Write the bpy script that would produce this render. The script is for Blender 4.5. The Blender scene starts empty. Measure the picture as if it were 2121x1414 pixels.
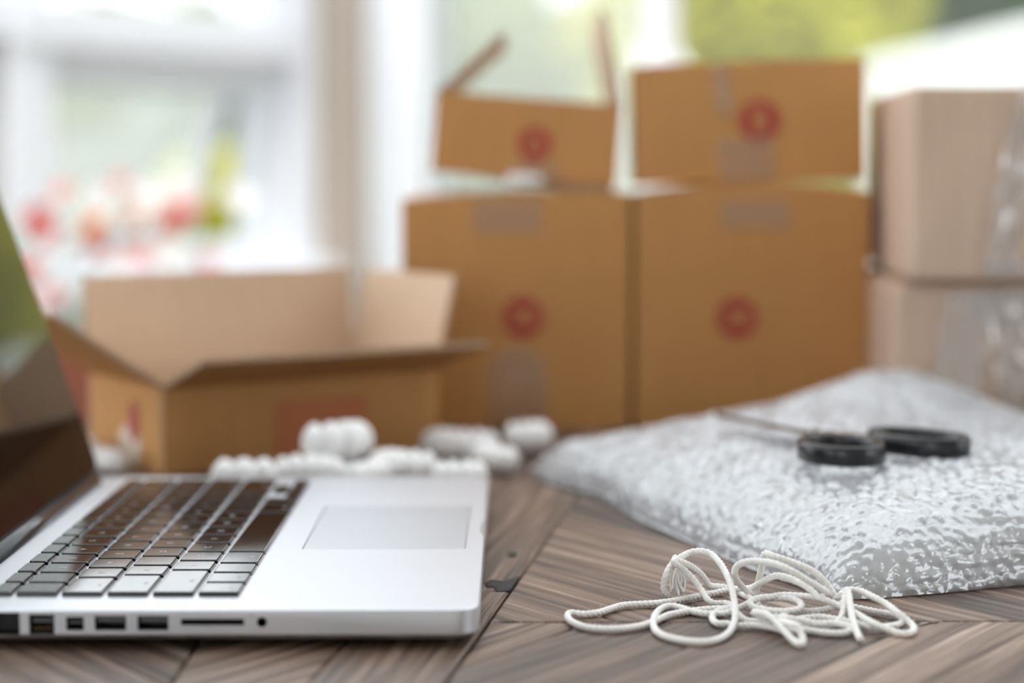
import bpy, bmesh, math, random
from mathutils import Vector, Matrix, noise

# ------------------------------------------------------------------ camera, sky, sun, exposure
SC = bpy.context.scene
COL = SC.collection
PI = math.pi
SC.view_settings.view_transform = 'Standard'
SC.view_settings.look = 'None'
SC.view_settings.gamma = 1.0
SC.view_settings.use_curve_mapping = False
SC.view_settings.exposure = 0.7

cam_d = bpy.data.cameras.new('camera')
cam_d.sensor_width = 36.0
cam_d.lens = 67.38
cam_d.clip_start = 0.02
cam_d.dof.use_dof = True
cam_d.dof.focus_distance = 0.865
cam_d.dof.aperture_fstop = 3.0
cam_o = bpy.data.objects.new('camera', cam_d)
COL.objects.link(cam_o)
cam_o.location = (0.0, 0.0, 0.1965)          # the table top is z = 0
cam_o.rotation_euler = (math.radians(90 - 5.267), 0, 0)
SC.camera = cam_o

world = bpy.data.worlds.new('overcast_sky')
SC.world = world
world.use_nodes = True
wn = world.node_tree.nodes
wn['Background'].inputs['Color'].default_value = (0.90, 0.95, 1.0, 1)
wn['Background'].inputs['Strength'].default_value = 2.0

sun_d = bpy.data.lights.new('sun', 'SUN')
sun_d.energy = 2.2
sun_d.angle = math.radians(8)
sun_d.color = (1.0, 0.95, 0.86)
sun_o = bpy.data.objects.new('sun', sun_d)
COL.objects.link(sun_o)
sun_o.rotation_euler = (math.radians(38), 0, math.radians(-25))   # high, behind the house, shining on the garden

SC.cycles.max_bounces = 10
SC.cycles.diffuse_bounces = 5
SC.cycles.transparent_max_bounces = 16
SC.cycles.sample_clamp_indirect = 6.0
SC.cycles.caustics_reflective = False
SC.cycles.caustics_refractive = False

# ------------------------------------------------------------------ helpers
def link(o, parent=None):
    COL.objects.link(o)
    if parent: o.parent = parent
    return o

def mesh_obj(name, verts, faces, mats, parent=None, smooth=False, fmat=None):
    me = bpy.data.meshes.new(name)
    me.from_pydata([tuple(v) for v in verts], [], faces)
    for m in (mats if isinstance(mats, (list, tuple)) else [mats]): me.materials.append(m)
    if fmat:
        for p, i in zip(me.polygons, fmat): p.material_index = i
    if smooth:
        for p in me.polygons: p.use_smooth = True
    me.update()
    return link(bpy.data.objects.new(name, me), parent)

def bm_obj(name, bm, mats, parent=None, smooth=False):
    me = bpy.data.meshes.new(name)
    bm.normal_update()
    bm.to_mesh(me); bm.free()
    for m in (mats if isinstance(mats, (list, tuple)) else [mats]): me.materials.append(m)
    if smooth:
        for p in me.polygons: p.use_smooth = True
    return link(bpy.data.objects.new(name, me), parent)

def thing(name, label, cat, loc=(0, 0, 0), rot=(0, 0, 0), group=None):
    o = bpy.data.objects.new(name, None)
    o.empty_display_size = 0.02
    COL.objects.link(o)
    o.location = loc; o.rotation_euler = rot
    return tag(o, label, cat, group)

def tag(o, label, cat, group=None, kind=None):
    o['label'] = label; o['category'] = cat
    if group: o['group'] = group
    if kind: o['kind'] = kind
    return o

def struct(o):
    o['kind'] = 'structure'
    return o

def add_box(bm, lo, hi, M=None):
    vs = []
    for x in (lo[0], hi[0]):
        for y in (lo[1], hi[1]):
            for z in (lo[2], hi[2]):
                p = Vector((x, y, z))
                vs.append(bm.verts.new(M @ p if M else p))
    for f in ((0, 1, 3, 2), (4, 6, 7, 5), (0, 4, 5, 1), (2, 3, 7, 6), (0, 2, 6, 4), (1, 5, 7, 3)):
        bm.faces.new([vs[i] for i in f])
    return vs

def box_obj(name, lo, hi, mat, parent=None, bevel=0.0, M=None, seg=2):
    bm = bmesh.new()
    add_box(bm, lo, hi, M)
    if bevel:
        bmesh.ops.bevel(bm, geom=bm.edges[:], offset=bevel, segments=seg, affect='EDGES', profile=0.5)
    bmesh.ops.recalc_face_normals(bm, faces=bm.faces)
    return bm_obj(name, bm, mat, parent)

def rrect(x0, x1, y0, y1, r, n=5):
    pts = []
    for cx, cy, a0 in ((x1 - r, y1 - r, 0), (x0 + r, y1 - r, 90), (x0 + r, y0 + r, 180), (x1 - r, y0 + r, 270)):
        for k in range(n + 1):
            a = math.radians(a0 + 90 * k / n)
            pts.append((cx + r * math.cos(a), cy + r * math.sin(a)))
    return pts

def stack(rings):
    """rings: list of equal-length rings of 3-D points, bottom to top; closed with caps"""
    n = len(rings[0]); V = [p for r in rings for p in r]; F = []
    for k in range(len(rings) - 1):
        for i in range(n):
            j = (i + 1) % n
            F.append((k * n + i, k * n + j, (k + 1) * n + j, (k + 1) * n + i))
    F.append(tuple(range(n - 1, -1, -1)))
    F.append(tuple((len(rings) - 1) * n + i for i in range(n)))
    return V, F

def lathe(profile, n=32, c=(0, 0, 0)):
    rings = [[(c[0] + r * math.cos(2 * PI * i / n), c[1] + r * math.sin(2 * PI * i / n), c[2] + z) for i in range(n)] for r, z in profile]
    return stack(rings)

def catmull(P, step, closed=False):
    P = [Vector(p) for p in P]; out = []
    n = len(P)
    for i in range(n if closed else n - 1):
        if closed:
            p0, p1, p2, p3 = P[i - 1], P[i], P[(i + 1) % n], P[(i + 2) % n]
        else:
            p0, p1, p2, p3 = P[max(i - 1, 0)], P[i], P[i + 1], P[min(i + 2, n - 1)]
        k = max(1, int((p2 - p1).length / step))
        for j in range(k):
            t = j / k
            out.append(0.5 * ((2 * p1) + (p2 - p0) * t + (2 * p0 - 5 * p1 + 4 * p2 - p3) * t * t + (3 * p1 - p0 - 3 * p2 + p3) * t ** 3))
    if not closed: out.append(P[-1])
    return out

def sweep(path, section, closed=False, cap=True):
    """section(k, s, total) -> list of 2-D points; parallel transport frame"""
    V = []; F = []
    N = len(path)
    T = []
    for i in range(N):
        a = path[(i - 1) % N] if (closed or i > 0) else path[i]
        b = path[(i + 1) % N] if (closed or i < N - 1) else path[i]
        T.append((b - a).normalized())
    up = Vector((0, 0, 1)) if abs(T[0].z) < 0.9 else Vector((1, 0, 0))
    nrm = (up - T[0] * up.dot(T[0])).normalized()
    s = 0.0
    for i in range(N):
        if i:
            s += (path[i] - path[i - 1]).length
            nrm = (nrm - T[i] * nrm.dot(T[i]))
            nrm = nrm.normalized() if nrm.length > 1e-9 else T[i].orthogonal().normalized()
        bi = T[i].cross(nrm)
        sec = section(i, s)
        m = len(sec)
        V += [path[i] + nrm * u + bi * v for u, v in sec]
    for i in range(N if closed else N - 1):
        for j in range(m):
            a, b = i * m + j, i * m + (j + 1) % m
            c, d = ((i + 1) % N) * m + (j + 1) % m, ((i + 1) % N) * m + j
            F.append((a, b, c, d))
    if cap and not closed:
        F.append(tuple(range(m - 1, -1, -1)))
        F.append(tuple((N - 1) * m + j for j in range(m)))
    return V, F

def tube(path, r, n=8, closed=False):
    rad = r if callable(r) else (lambda k: r)
    return sweep(path, lambda k, s: [(rad(k) * math.cos(2 * PI * i / n), rad(k) * math.sin(2 * PI * i / n)) for i in range(n)], closed)

def text_mesh(body, size, bold=0.0, extrude=0.0):
    c = bpy.data.curves.new('lettering', 'FONT')
    c.body = body; c.size = size; c.align_x = 'CENTER'; c.align_y = 'CENTER'
    c.offset = bold; c.extrude = extrude; c.resolution_u = 2
    o = bpy.data.objects.new('lettering', c)
    COL.objects.link(o)
    dg = bpy.context.evaluated_depsgraph_get()
    me = bpy.data.meshes.new_from_object(o.evaluated_get(dg))
    bpy.data.objects.remove(o)
    bpy.data.curves.remove(c)
    return me

# ------------------------------------------------------------------ materials
def new_mat(name):
    m = bpy.data.materials.new(name); m.use_nodes = True
    nt = m.node_tree
    return m, nt, nt.nodes['Principled BSDF']

def N(nt, typ, **kw):
    n = nt.nodes.new(typ)
    for k, v in kw.items():
        if k in n.inputs: n.inputs[k].default_value = v
        else: setattr(n, k, v)
    return n

def ramp(nt, stops):
    r = nt.nodes.new('ShaderNodeValToRGB')
    e = r.color_ramp.elements
    e[0].position, e[0].color = stops[0][0], (*stops[0][1], 1)
    e[1].position, e[1].color = stops[-1][0], (*stops[-1][1], 1)
    for p, c in stops[1:-1]:
        k = e.new(p); k.color = (*c, 1)
    return r

def plain(name, col, rough=0.5, metal=0.0, var=0.06, scale=30.0, bump=0.0, spec=0.5):
    m, nt, b = new_mat(name)
    tc = N(nt, 'ShaderNodeTexCoord')
    nz = N(nt, 'ShaderNodeTexNoise', Scale=scale, Detail=3.0)
    nt.links.new(tc.outputs['Object'], nz.inputs['Vector'])
    r = ramp(nt, [(0.3, tuple(c * (1 - var) for c in col)), (0.7, tuple(min(1, c * (1 + var)) for c in col))])
    nt.links.new(nz.outputs['Fac'], r.inputs['Fac'])
    nt.links.new(r.outputs['Color'], b.inputs['Base Color'])
    b.inputs['Roughness'].default_value = rough
    b.inputs['Metallic'].default_value = metal
    b.inputs['Specular IOR Level'].default_value = spec
    if bump:
        bp = N(nt, 'ShaderNodeBump', Strength=bump, Distance=0.001)
        nt.links.new(nz.outputs['Fac'], bp.inputs['Height'])
        nt.links.new(bp.outputs['Normal'], b.inputs['Normal'])
    return m

def cardboard(name, col, streak=0.06):
    m, nt, b = new_mat(name)
    tc = N(nt, 'ShaderNodeTexCoord')
    mp = N(nt, 'ShaderNodeMapping'); mp.inputs['Scale'].default_value = (220, 220, 12)
    nt.links.new(tc.outputs['Object'], mp.inputs['Vector'])
    n1 = N(nt, 'ShaderNodeTexNoise', Scale=1.0, Detail=2.0)
    nt.links.new(mp.outputs['Vector'], n1.inputs['Vector'])
    n2 = N(nt, 'ShaderNodeTexNoise', Scale=14.0, Detail=4.0)
    nt.links.new(tc.outputs['Object'], n2.inputs['Vector'])
    mx = N(nt, 'ShaderNodeMath', operation='ADD')
    nt.links.new(n1.outputs['Fac'], mx.inputs[0]); nt.links.new(n2.outputs['Fac'], mx.inputs[1])
    r = ramp(nt, [(0.35, tuple(c * (1 - streak) for c in col)), (0.65, tuple(c * (1 + streak) for c in col))])
    hv = N(nt, 'ShaderNodeMath', operation='MULTIPLY'); hv.inputs[1].default_value = 0.5
    nt.links.new(mx.outputs[0], hv.inputs[0]); nt.links.new(hv.outputs[0], r.inputs['Fac'])
    nt.links.new(r.outputs['Color'], b.inputs['Base Color'])
    b.inputs['Roughness'].default_value = 0.75
    b.inputs['Specular IOR Level'].default_value = 0.25
    return m

def wood_mat():
    m, nt, b = new_mat('reclaimed_wood')
    tc = N(nt, 'ShaderNodeTexCoord'); oi = N(nt, 'ShaderNodeObjectInfo')
    off = N(nt, 'ShaderNodeVectorMath', operation='SCALE'); off.inputs[0].default_value = (7, 13, 5)
    nt.links.new(oi.outputs['Random'], off.inputs['Scale'])
    ad = N(nt, 'ShaderNodeVectorMath', operation='ADD')
    nt.links.new(tc.outputs['Object'], ad.inputs[0]); nt.links.new(off.outputs[0], ad.inputs[1])
    # slow waver of the grain
    wv = N(nt, 'ShaderNodeTexNoise', Scale=7.0, Detail=2.0)
    nt.links.new(ad.outputs[0], wv.inputs['Vector'])
    wsub = N(nt, 'ShaderNodeVectorMath', operation='SCALE'); wsub.inputs['Scale'].default_value = 0.010
    nt.links.new(wv.outputs['Color'], wsub.inputs[0])
    ad2 = N(nt, 'ShaderNodeVectorMath', operation='ADD')
    nt.links.new(ad.outputs[0], ad2.inputs[0]); nt.links.new(wsub.outputs[0], ad2.inputs[1])
    def grain(sx, sy, det):
        mp = N(nt, 'ShaderNodeMapping'); mp.inputs['Scale'].default_value = (sx, sy, 1)
        nt.links.new(ad2.outputs[0], mp.inputs['Vector'])
        n = N(nt, 'ShaderNodeTexNoise', Scale=1.0, Detail=det, Roughness=0.6)
        nt.links.new(mp.outputs['Vector'], n.inputs['Vector'])
        return n
    g1 = grain(5, 170, 4.0); g2 = grain(22, 800, 3.0); g3 = grain(4, 300, 2.0)
    r1 = ramp(nt, [(0.30, (0.045, 0.028, 0.019)), (0.44, (0.115, 0.077, 0.054)), (0.56, (0.205, 0.145, 0.108)), (0.71, (0.44, 0.35, 0.295))])
    nt.links.new(g1.outputs['Fac'], r1.inputs['Fac'])
    r2 = ramp(nt, [(0.36, (0.42, 0.38, 0.36)), (0.56, (1, 1, 1))])
    nt.links.new(g2.outputs['Fac'], r2.inputs['Fac'])
    mul = N(nt, 'ShaderNodeMix', data_type='RGBA', blend_type='MULTIPLY'); mul.inputs['Factor'].default_value = 0.75
    nt.links.new(r1.outputs['Color'], mul.inputs['A']); nt.links.new(r2.outputs['Color'], mul.inputs['B'])
    # dark open cracks along the grain
    r3 = ramp(nt, [(0.32, (0.10, 0.08, 0.07)), (0.38, (1, 1, 1))])
    nt.links.new(g3.outputs['Fac'], r3.inputs['Fac'])
    mul2 = N(nt, 'ShaderNodeMix', data_type='RGBA', blend_type='MULTIPLY'); mul2.inputs['Factor'].default_value = 0.8
    nt.links.new(mul.outputs['Result'], mul2.inputs['A']); nt.links.new(r3.outputs['Color'], mul2.inputs['B'])
    # each board its own tone
    tr = ramp(nt, [(0.0, (0.66, 0.62, 0.60)), (0.35, (0.95, 0.90, 0.88)), (0.7, (1.12, 1.02, 0.94)), (1.0, (1.45, 1.40, 1.36))])
    nt.links.new(oi.outputs['Random'], tr.inputs['Fac'])
    mul3 = N(nt, 'ShaderNodeMix', data_type='RGBA', blend_type='MULTIPLY'); mul3.inputs['Factor'].default_value = 1.0
    nt.links.new(mul2.outputs['Result'], mul3.inputs['A']); nt.links.new(tr.outputs['Color'], mul3.inputs['B'])
    nt.links.new(mul3.outputs['Result'], b.inputs['Base Color'])
    rr = ramp(nt, [(0.3, (0.55,) * 3), (0.7, (0.34,) * 3)])
    nt.links.new(g1.outputs['Fac'], rr.inputs['Fac'])
    nt.links.new(rr.outputs['Color'], b.inputs['Roughness'])
    hs = N(nt, 'ShaderNodeMath', operation='MULTIPLY')
    nt.links.new(r3.outputs['Color'], hs.inputs[0]); nt.links.new(g2.outputs['Fac'], hs.inputs[1])
    bp = N(nt, 'ShaderNodeBump', Strength=0.35, Distance=0.0006)
    nt.links.new(hs.outputs[0], bp.inputs['Height'])
    nt.links.new(bp.outputs['Normal'], b.inputs['Normal'])
    b.inputs['Specular IOR Level'].default_value = 0.5
    return m

def clear_film(name, col, t, gl, rough=0.12, trl=0.5, crinkle=0.0):
    """thin plastic: part see-through, part milky, with a gloss coat"""
    m, nt, b = new_mat(name)
    nt.nodes.remove(b)
    out = nt.nodes['Material Output']
    tr = N(nt, 'ShaderNodeBsdfTransparent')
    di = N(nt, 'ShaderNodeBsdfDiffuse'); di.inputs['Color'].default_value = (*col, 1)
    tl = N(nt, 'ShaderNodeBsdfTranslucent'); tl.inputs['Color'].default_value = (*col, 1)
    g = N(nt, 'ShaderNodeBsdfGlossy', Roughness=rough); g.inputs['Color'].default_value = (1, 1, 1, 1)
    m1 = N(nt, 'ShaderNodeMixShader', Fac=trl)
    nt.links.new(di.outputs[0], m1.inputs[1]); nt.links.new(tl.outputs[0], m1.inputs[2])
    m2 = N(nt, 'ShaderNodeMixShader', Fac=t)
    nt.links.new(m1.outputs[0], m2.inputs[1]); nt.links.new(tr.outputs[0], m2.inputs[2])
    lw = N(nt, 'ShaderNodeLayerWeight', Blend=0.35)
    ml = N(nt, 'ShaderNodeMath', operation='MULTIPLY_ADD'); ml.inputs[1].default_value = gl; ml.inputs[2].default_value = gl * 0.25
    nt.links.new(lw.outputs['Fresnel'], ml.inputs[0])
    m3 = N(nt, 'ShaderNodeMixShader')
    nt.links.new(ml.outputs[0], m3.inputs['Fac'])
    nt.links.new(m2.outputs[0], m3.inputs[1]); nt.links.new(g.outputs[0], m3.inputs[2])
    nt.links.new(m3.outputs[0], out.inputs['Surface'])
    if crinkle:
        tc = N(nt, 'ShaderNodeTexCoord')
        dn = N(nt, 'ShaderNodeTexNoise', Scale=90.0, Detail=2.0)
        nt.links.new(tc.outputs['Object'], dn.inputs['Vector'])
        sc = N(nt, 'ShaderNodeVectorMath', operation='SCALE'); sc.inputs['Scale'].default_value = 0.006
        nt.links.new(dn.outputs['Color'], sc.inputs[0])
        ad = N(nt, 'ShaderNodeVectorMath', operation='ADD')
        nt.links.new(tc.outputs['Object'], ad.inputs[0]); nt.links.new(sc.outputs[0], ad.inputs[1])
        vo = N(nt, 'ShaderNodeTexVoronoi', Scale=210.0, feature='SMOOTH_F1')
        nt.links.new(ad.outputs[0], vo.inputs['Vector'])
        bp = N(nt, 'ShaderNodeBump', Strength=crinkle, Distance=0.0016)
        nt.links.new(vo.outputs['Distance'], bp.inputs['Height'])
        nt.links.new(bp.outputs['Normal'], g.inputs['Normal'])
    return m

def leaf_mat(name, col, var=0.35):
    m, nt, b = new_mat(name)
    nt.nodes.remove(b)
    out = nt.nodes['Material Output']
    tc = N(nt, 'ShaderNodeTexCoord')
    nz = N(nt, 'ShaderNodeTexNoise', Scale=2.2, Detail=3.0)
    nt.links.new(tc.outputs['Object'], nz.inputs['Vector'])
    r = ramp(nt, [(0.3, tuple(c * (1 - var) for c in col)), (0.7, tuple(min(1, c * (1 + var)) for c in col))])
    nt.links.new(nz.outputs['Fac'], r.inputs['Fac'])
    di = N(nt, 'ShaderNodeBsdfDiffuse'); tl = N(nt, 'ShaderNodeBsdfTranslucent')
    nt.links.new(r.outputs['Color'], di.inputs['Color']); nt.links.new(r.outputs['Color'], tl.inputs['Color'])
    mx = N(nt, 'ShaderNodeMixShader', Fac=0.4)
    nt.links.new(di.outputs[0], mx.inputs[1]); nt.links.new(tl.outputs[0], mx.inputs[2])
    nt.links.new(mx.outputs[0], out.inputs['Surface'])
    return m

def metal_mat():
    m, nt, b = new_mat('bead_blasted_aluminium')
    tc = N(nt, 'ShaderNodeTexCoord')
    nz = N(nt, 'ShaderNodeTexNoise', Scale=2500.0, Detail=2.0)
    nt.links.new(tc.outputs['Object'], nz.inputs['Vector'])
    bp = N(nt, 'ShaderNodeBump', Strength=0.08, Distance=0.0002)
    nt.links.new(nz.outputs['Fac'], bp.inputs['Height']); nt.links.new(bp.outputs['Normal'], b.inputs['Normal'])
    b.inputs['Base Color'].default_value = (0.64, 0.65, 0.68, 1)
    b.inputs['Metallic'].default_value = 0.95
    b.inputs['Roughness'].default_value = 0.42
    return m

M = {}
M['wood'] = wood_mat()
M['knot'] = plain('knot_wood', (0.026, 0.021, 0.018), 0.8, 0, 0.7, 260, 0.8)
M['wood_dark'] = plain('dark_joint', (0.028, 0.021, 0.017), 0.9)
M['kraft'] = cardboard('kraft_board', (0.50, 0.252, 0.088))
M['kraft_in'] = cardboard('kraft_board_inside', (0.60, 0.44, 0.31))
M['kraft_edge'] = cardboard('kraft_board_edge', (0.36, 0.25, 0.17))
M['kraft_pale'] = cardboard('pale_kraft_board', (0.60, 0.44, 0.33), 0.09)
M['kraft_red'] = cardboard('reddish_board', (0.40, 0.15, 0.10), 0.12)
M['red_ink'] = plain('red_stamp_ink', (0.36, 0.032, 0.028), 0.6, var=0.15, scale=200)
M['orange_ink'] = plain('orange_red_print', (0.50, 0.165, 0.06), 0.7, var=0.1, scale=120)
M['white_ink'] = plain('white_label_paper', (0.66, 0.56, 0.44), 0.6)
M['tape'] = clear_film('clear_packing_tape', (0.58, 0.44, 0.34), 0.80, 0.22, 0.25, 0.2)
M['tape_loose'] = clear_film('wrinkled_clear_tape', (0.78, 0.70, 0.66), 0.58, 0.55, 0.16, 0.3)
M['wrap'] = clear_film('bubble_film', (0.90, 0.92, 0.95), 0.48, 0.50, 0.045, 0.45, 1.0)
M['wrap_in'] = clear_film('bubble_film_layers', (0.93, 0.94, 0.96), 0.15, 0.40, 0.10, 0.45, 0.6)
M['alu'] = metal_mat()
M['alu_pad'] = plain('trackpad_glass', (0.57, 0.59, 0.62), 0.40, 0.95, 0.01)
M['groove'] = plain('dark_groove', (0.10, 0.10, 0.11), 0.6)
M['key'] = plain('black_key_plastic', (0.010, 0.010, 0.011), 0.07, 0, 0.1, 300, 0, 0.9)
M['legend'] = plain('key_legend_white', (0.62, 0.62, 0.64), 0.5)
M['screen'] = plain('screen_glass', (0.006, 0.006, 0.007), 0.03, 0, 0.02)
M['rubber'] = plain('black_rubber', (0.012, 0.012, 0.013), 0.45)
M['hinge'] = plain('hinge_plastic', (0.02, 0.022, 0.026), 0.22)
M['port'] = plain('port_black', (0.012, 0.012, 0.013), 0.5)
M['gold'] = plain('port_contacts', (0.35, 0.27, 0.10), 0.3, 1.0)
M['steel'] = plain('scissor_steel', (0.42, 0.40, 0.37), 0.22, 1.0)
M['handle'] = plain('black_handle_plastic', (0.010, 0.011, 0.013), 0.28)
M['cotton'] = plain('white_cotton', (0.86, 0.84, 0.81), 0.9, 0, 0.05, 600, 0.3, 0.2)
M['foam'] = plain('white_foam', (0.88, 0.87, 0.86), 0.8, 0, 0.02, 120, 0.15)
M['white'] = plain('white_paint', (0.74, 0.76, 0.80), 0.5, 0, 0.02, 3)
M['wall'] = plain('white_wall_paint', (0.80, 0.79, 0.77), 0.8, 0, 0.02, 2)
M['beige'] = plain('beige_wall_paint', (0.37, 0.315, 0.27), 0.8, 0, 0.03, 2)
M['grey'] = plain('grey_wall_paint', (0.45, 0.45, 0.45), 0.8, 0, 0.03, 2)
M['sash'] = plain('grey_white_sash_paint', (0.68, 0.71, 0.74), 0.5, 0, 0.03, 3)
M['floor'] = plain('floor_boards', (0.30, 0.24, 0.19), 0.5, 0, 0.15, 4)
M['glass'] = clear_film('window_glass', (0.9, 0.95, 0.93), 0.97, 0.25, 0.02, 0.5)
M['glare'] = clear_film('glare_tinted_glass', (0.80, 0.82, 0.78), 0.68, 0.15, 0.05, 0.6)  # milky colour stands in for sky glare on the open sashes
M['lawn'] = plain('lawn', (0.16, 0.22, 0.045), 0.9, 0, 0.3, 1.5)
M['bark'] = plain('bark', (0.16, 0.11, 0.07), 0.9, 0, 0.3, 12)
M['render'] = plain('white_render', (0.86, 0.87, 0.88), 0.8, 0, 0.02, 2)
M['terracotta'] = plain('terracotta', (0.42, 0.16, 0.09), 0.8)

# ------------------------------------------------------------------ the room
FZ, CZ = -0.75, 1.75                       # floor and ceiling heights (table top = 0)
BY = 4.0                                   # garden-side wall
struct(box_obj('floor', (-3.2, -2.6, FZ - 0.08), (3.2, BY + 0.12, FZ), M['floor']))
struct(box_obj('ceiling', (-3.2, -2.6, CZ), (3.2, 0.7, CZ + 0.1), M['wall']))
# glazed roof, unseen, added to light the bay end and table from above
added_roof = struct(bpy.data.objects.new('added_glass_roof', None)); COL.objects.link(added_roof)
for i in range(9):
    x = -3.2 + i * 0.8
    box_obj('rafter', (x - 0.03, 0.7, CZ), (x + 0.03, BY + 0.2, CZ + 0.08), M['white'], added_roof, 0.004)
    if i < 8: box_obj('pane', (x + 0.03, 0.7, CZ + 0.05), (x + 0.77, BY + 0.2, CZ + 0.056), M['glass'], added_roof)
box_obj('eaves_beam', (-3.2, BY + 0.10, CZ - 0.02), (3.2, BY + 0.2, CZ), M['white'], added_roof, 0.004)
# the wall behind the camera, with an unseen opening added for soft front fill
struct(box_obj('wall_front', (-0.9, -2.6, FZ), (3.2, -2.5, CZ), M['wall']))
struct(box_obj('wall_front', (-3.2, -2.6, FZ), (-2.3, -2.5, CZ), M['wall']))
struct(box_obj('wall_front', (-2.3, -2.6, FZ), (-0.9, -2.5, 0.0), M['wall']))
struct(box_obj('wall_front', (-2.3, -2.6, 1.5), (-0.9, -2.5, CZ), M['wall']))
struct(box_obj('wall_right', (3.1, -2.6, FZ), (3.2, BY, 0.0), M['wall']))  # unseen wall; its opening is added to lighten the open box's front
struct(box_obj('wall_right', (3.1, -2.6, 1.45), (3.2, BY, CZ), M['wall']))
struct(box_obj('wall_right', (3.1, -2.6, 0.0), (3.2, -1.4, 1.45), M['wall']))
struct(box_obj('wall_right', (3.1, 0.6, 0.0), (3.2, BY, 1.45), M['wall']))

PIL = (-0.424, -0.300)                     # beige pillar between the two windows
struct(box_obj('trim_1', (PIL[0], BY - 0.02, FZ), (PIL[1], BY + 0.10, CZ), M['beige'], bevel=0.006))

# window_1: wide white window facing the garden
def frame_bar(name, lo, hi, parent, mat='white', M4=None, bevel=0.006):
    return box_obj(name, lo, hi, M[mat], parent, bevel, M4)

win1 = struct(bpy.data.objects.new('window_1', None)); COL.objects.link(win1)
SILL, HEAD = -0.22, 1.45
frame_bar('frame_jamb', (-0.300, BY - 0.01, SILL), (-0.255, BY + 0.09, HEAD), win1, 'sash')
frame_bar('frame_jamb', (-0.255, BY - 0.03, SILL), (-0.175, BY + 0.07, HEAD), win1)
frame_bar('frame_mullion', (0.278, BY - 0.03, SILL), (0.338, BY + 0.07, HEAD), win1)
frame_bar('frame_jamb', (1.62, BY - 0.03, SILL), (1.70, BY + 0.07, HEAD), win1)
frame_bar('frame_head', (-0.300, BY - 0.03, HEAD), (1.70, BY + 0.07, HEAD + 0.08), win1)
frame_bar('frame_sill', (-0.300, BY - 0.07, SILL - 0.06), (1.70, BY + 0.10, SILL), win1)
box_obj('pane', (0.338, BY + 0.02, SILL), (1.62, BY + 0.026, HEAD), M['glass'], win1)
# the narrow light has a top-hung sash swung out
S1 = Matrix.Translation((0, BY + 0.03, HEAD)) @ Matrix.Rotation(math.radians(6), 4, 'X')
sh = -(HEAD - SILL)
frame_bar('sash_stile', (-0.172, 0, sh), (-0.140, 0.03, 0), win1, 'white', S1, 0.004)
frame_bar('sash_stile', (0.258, 0, sh), (0.275, 0.03, 0), win1, 'sash', S1, 0.004)
frame_bar('sash_rail', (-0.140, 0, sh), (0.258, 0.03, sh + 0.03), win1, 'white', S1, 0.004)
box_obj('pane', (-0.140, 0.012, sh + 0.03), (0.258, 0.018, 0), M['glare'], win1, 0, S1)
struct(box_obj('wall_back', (-0.300, BY, FZ), (3.1, BY + 0.12, SILL - 0.06), M['wall']))
wb2 = struct(box_obj('wall_back', (1.70, BY, SILL - 0.06), (3.1, BY + 0.12, CZ), M['wall']))
wb3 = struct(box_obj('wall_back', (-0.300, BY, HEAD + 0.08), (1.70, BY + 0.12, CZ), M['wall']))

# window_2: the slanting side of the bay, local x runs from the pillar towards the camera
W2 = Matrix.Translation((PIL[0], BY, 0)) @ Matrix.Rotation(math.atan2(-0.778, -0.629), 4, 'Z')
# local +y points into the room, -y outdoors
win2 = struct(bpy.data.objects.new('window_2', None)); COL.objects.link(win2)
frame_bar('frame_jamb', (0.0, -0.07, -0.02), (0.075, 0.03, CZ), win2, 'white', W2)
frame_bar('frame_jamb', (0.075, -0.09, -0.02), (0.125, 0.00, CZ), win2, 'sash', W2)
frame_bar('frame_post', (0.667, -0.07, -0.02), (0.757, 0.03, CZ), win2, 'white', W2)
frame_bar('frame_transom', (0.075, -0.07, 0.405), (0.757, 0.045, 0.485), win2, 'white', W2)
frame_bar('frame_sill', (0.0, -0.10, -0.06), (0.80, 0.10, 0.0), win2, 'white', W2)
frame_bar('frame_rail', (0.075, -0.06, 0.0), (0.667, 0.02, 0.045), win2, 'white', W2)
frame_bar('frame_head', (0.125, -0.09, 0.36), (0.667, 0.0, 0.405), win2, 'sash', W2)
box_obj('pane', (0.125, -0.05, 0.485), (0.667, -0.044, CZ), M['glass'], win2, 0, W2)
S2 = W2 @ Matrix.Translation((0, -0.06, 0.375)) @ Matrix.Rotation(math.radians(-24), 4, 'X')
frame_bar('sash_stile', (0.135, -0.03, -0.36), (0.180, 0.0, 0), win2, 'white', S2, 0.004)
frame_bar('sash_stile', (0.615, -0.03, -0.36), (0.660, 0.0, 0), win2, 'white', S2, 0.004)
frame_bar('sash_rail', (0.180, -0.03, -0.045), (0.615, 0.0, 0), win2, 'sash', S2, 0.004)
frame_bar('sash_rail', (0.180, -0.03, -0.36), (0.615, 0.0, -0.315), win2, 'white', S2, 0.004)
box_obj('pane', (0.180, -0.018, -0.315), (0.615, -0.012, -0.045), M['glare'], win2, 0, S2)
struct(box_obj('wall_left', (0.0, -0.10, FZ), (0.80, 0.0, -0.06), M['wall'], None, 0, W2))
struct(box_obj('wall_left', (0.757, -0.10, FZ), (1.05, -0.01, 0.42), M['grey'], None, 0, W2))
struct(box_obj('wall_left', (0.757, -0.10, 0.42), (1.05, 0.02, 0.50), M['white'], None, 0, W2))
# further windows of the bay, out of the frame: posts only, the openings let daylight in
struct(box_obj('wall_left', (1.05, -0.10, FZ), (3.2, 0.0, -0.06), M['wall'], None, 0, W2))
struct(box_obj('trim_2', (1.95, -0.08, -0.06), (2.03, 0.02, CZ), M['white'], None, 0.005, W2))
struct(box_obj('trim_3', (3.1, -0.08, -0.06), (3.2, 0.02, CZ), M['white'], None, 0.005, W2))
cnr = W2 @ Vector((3.2, 0, 0))
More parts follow.
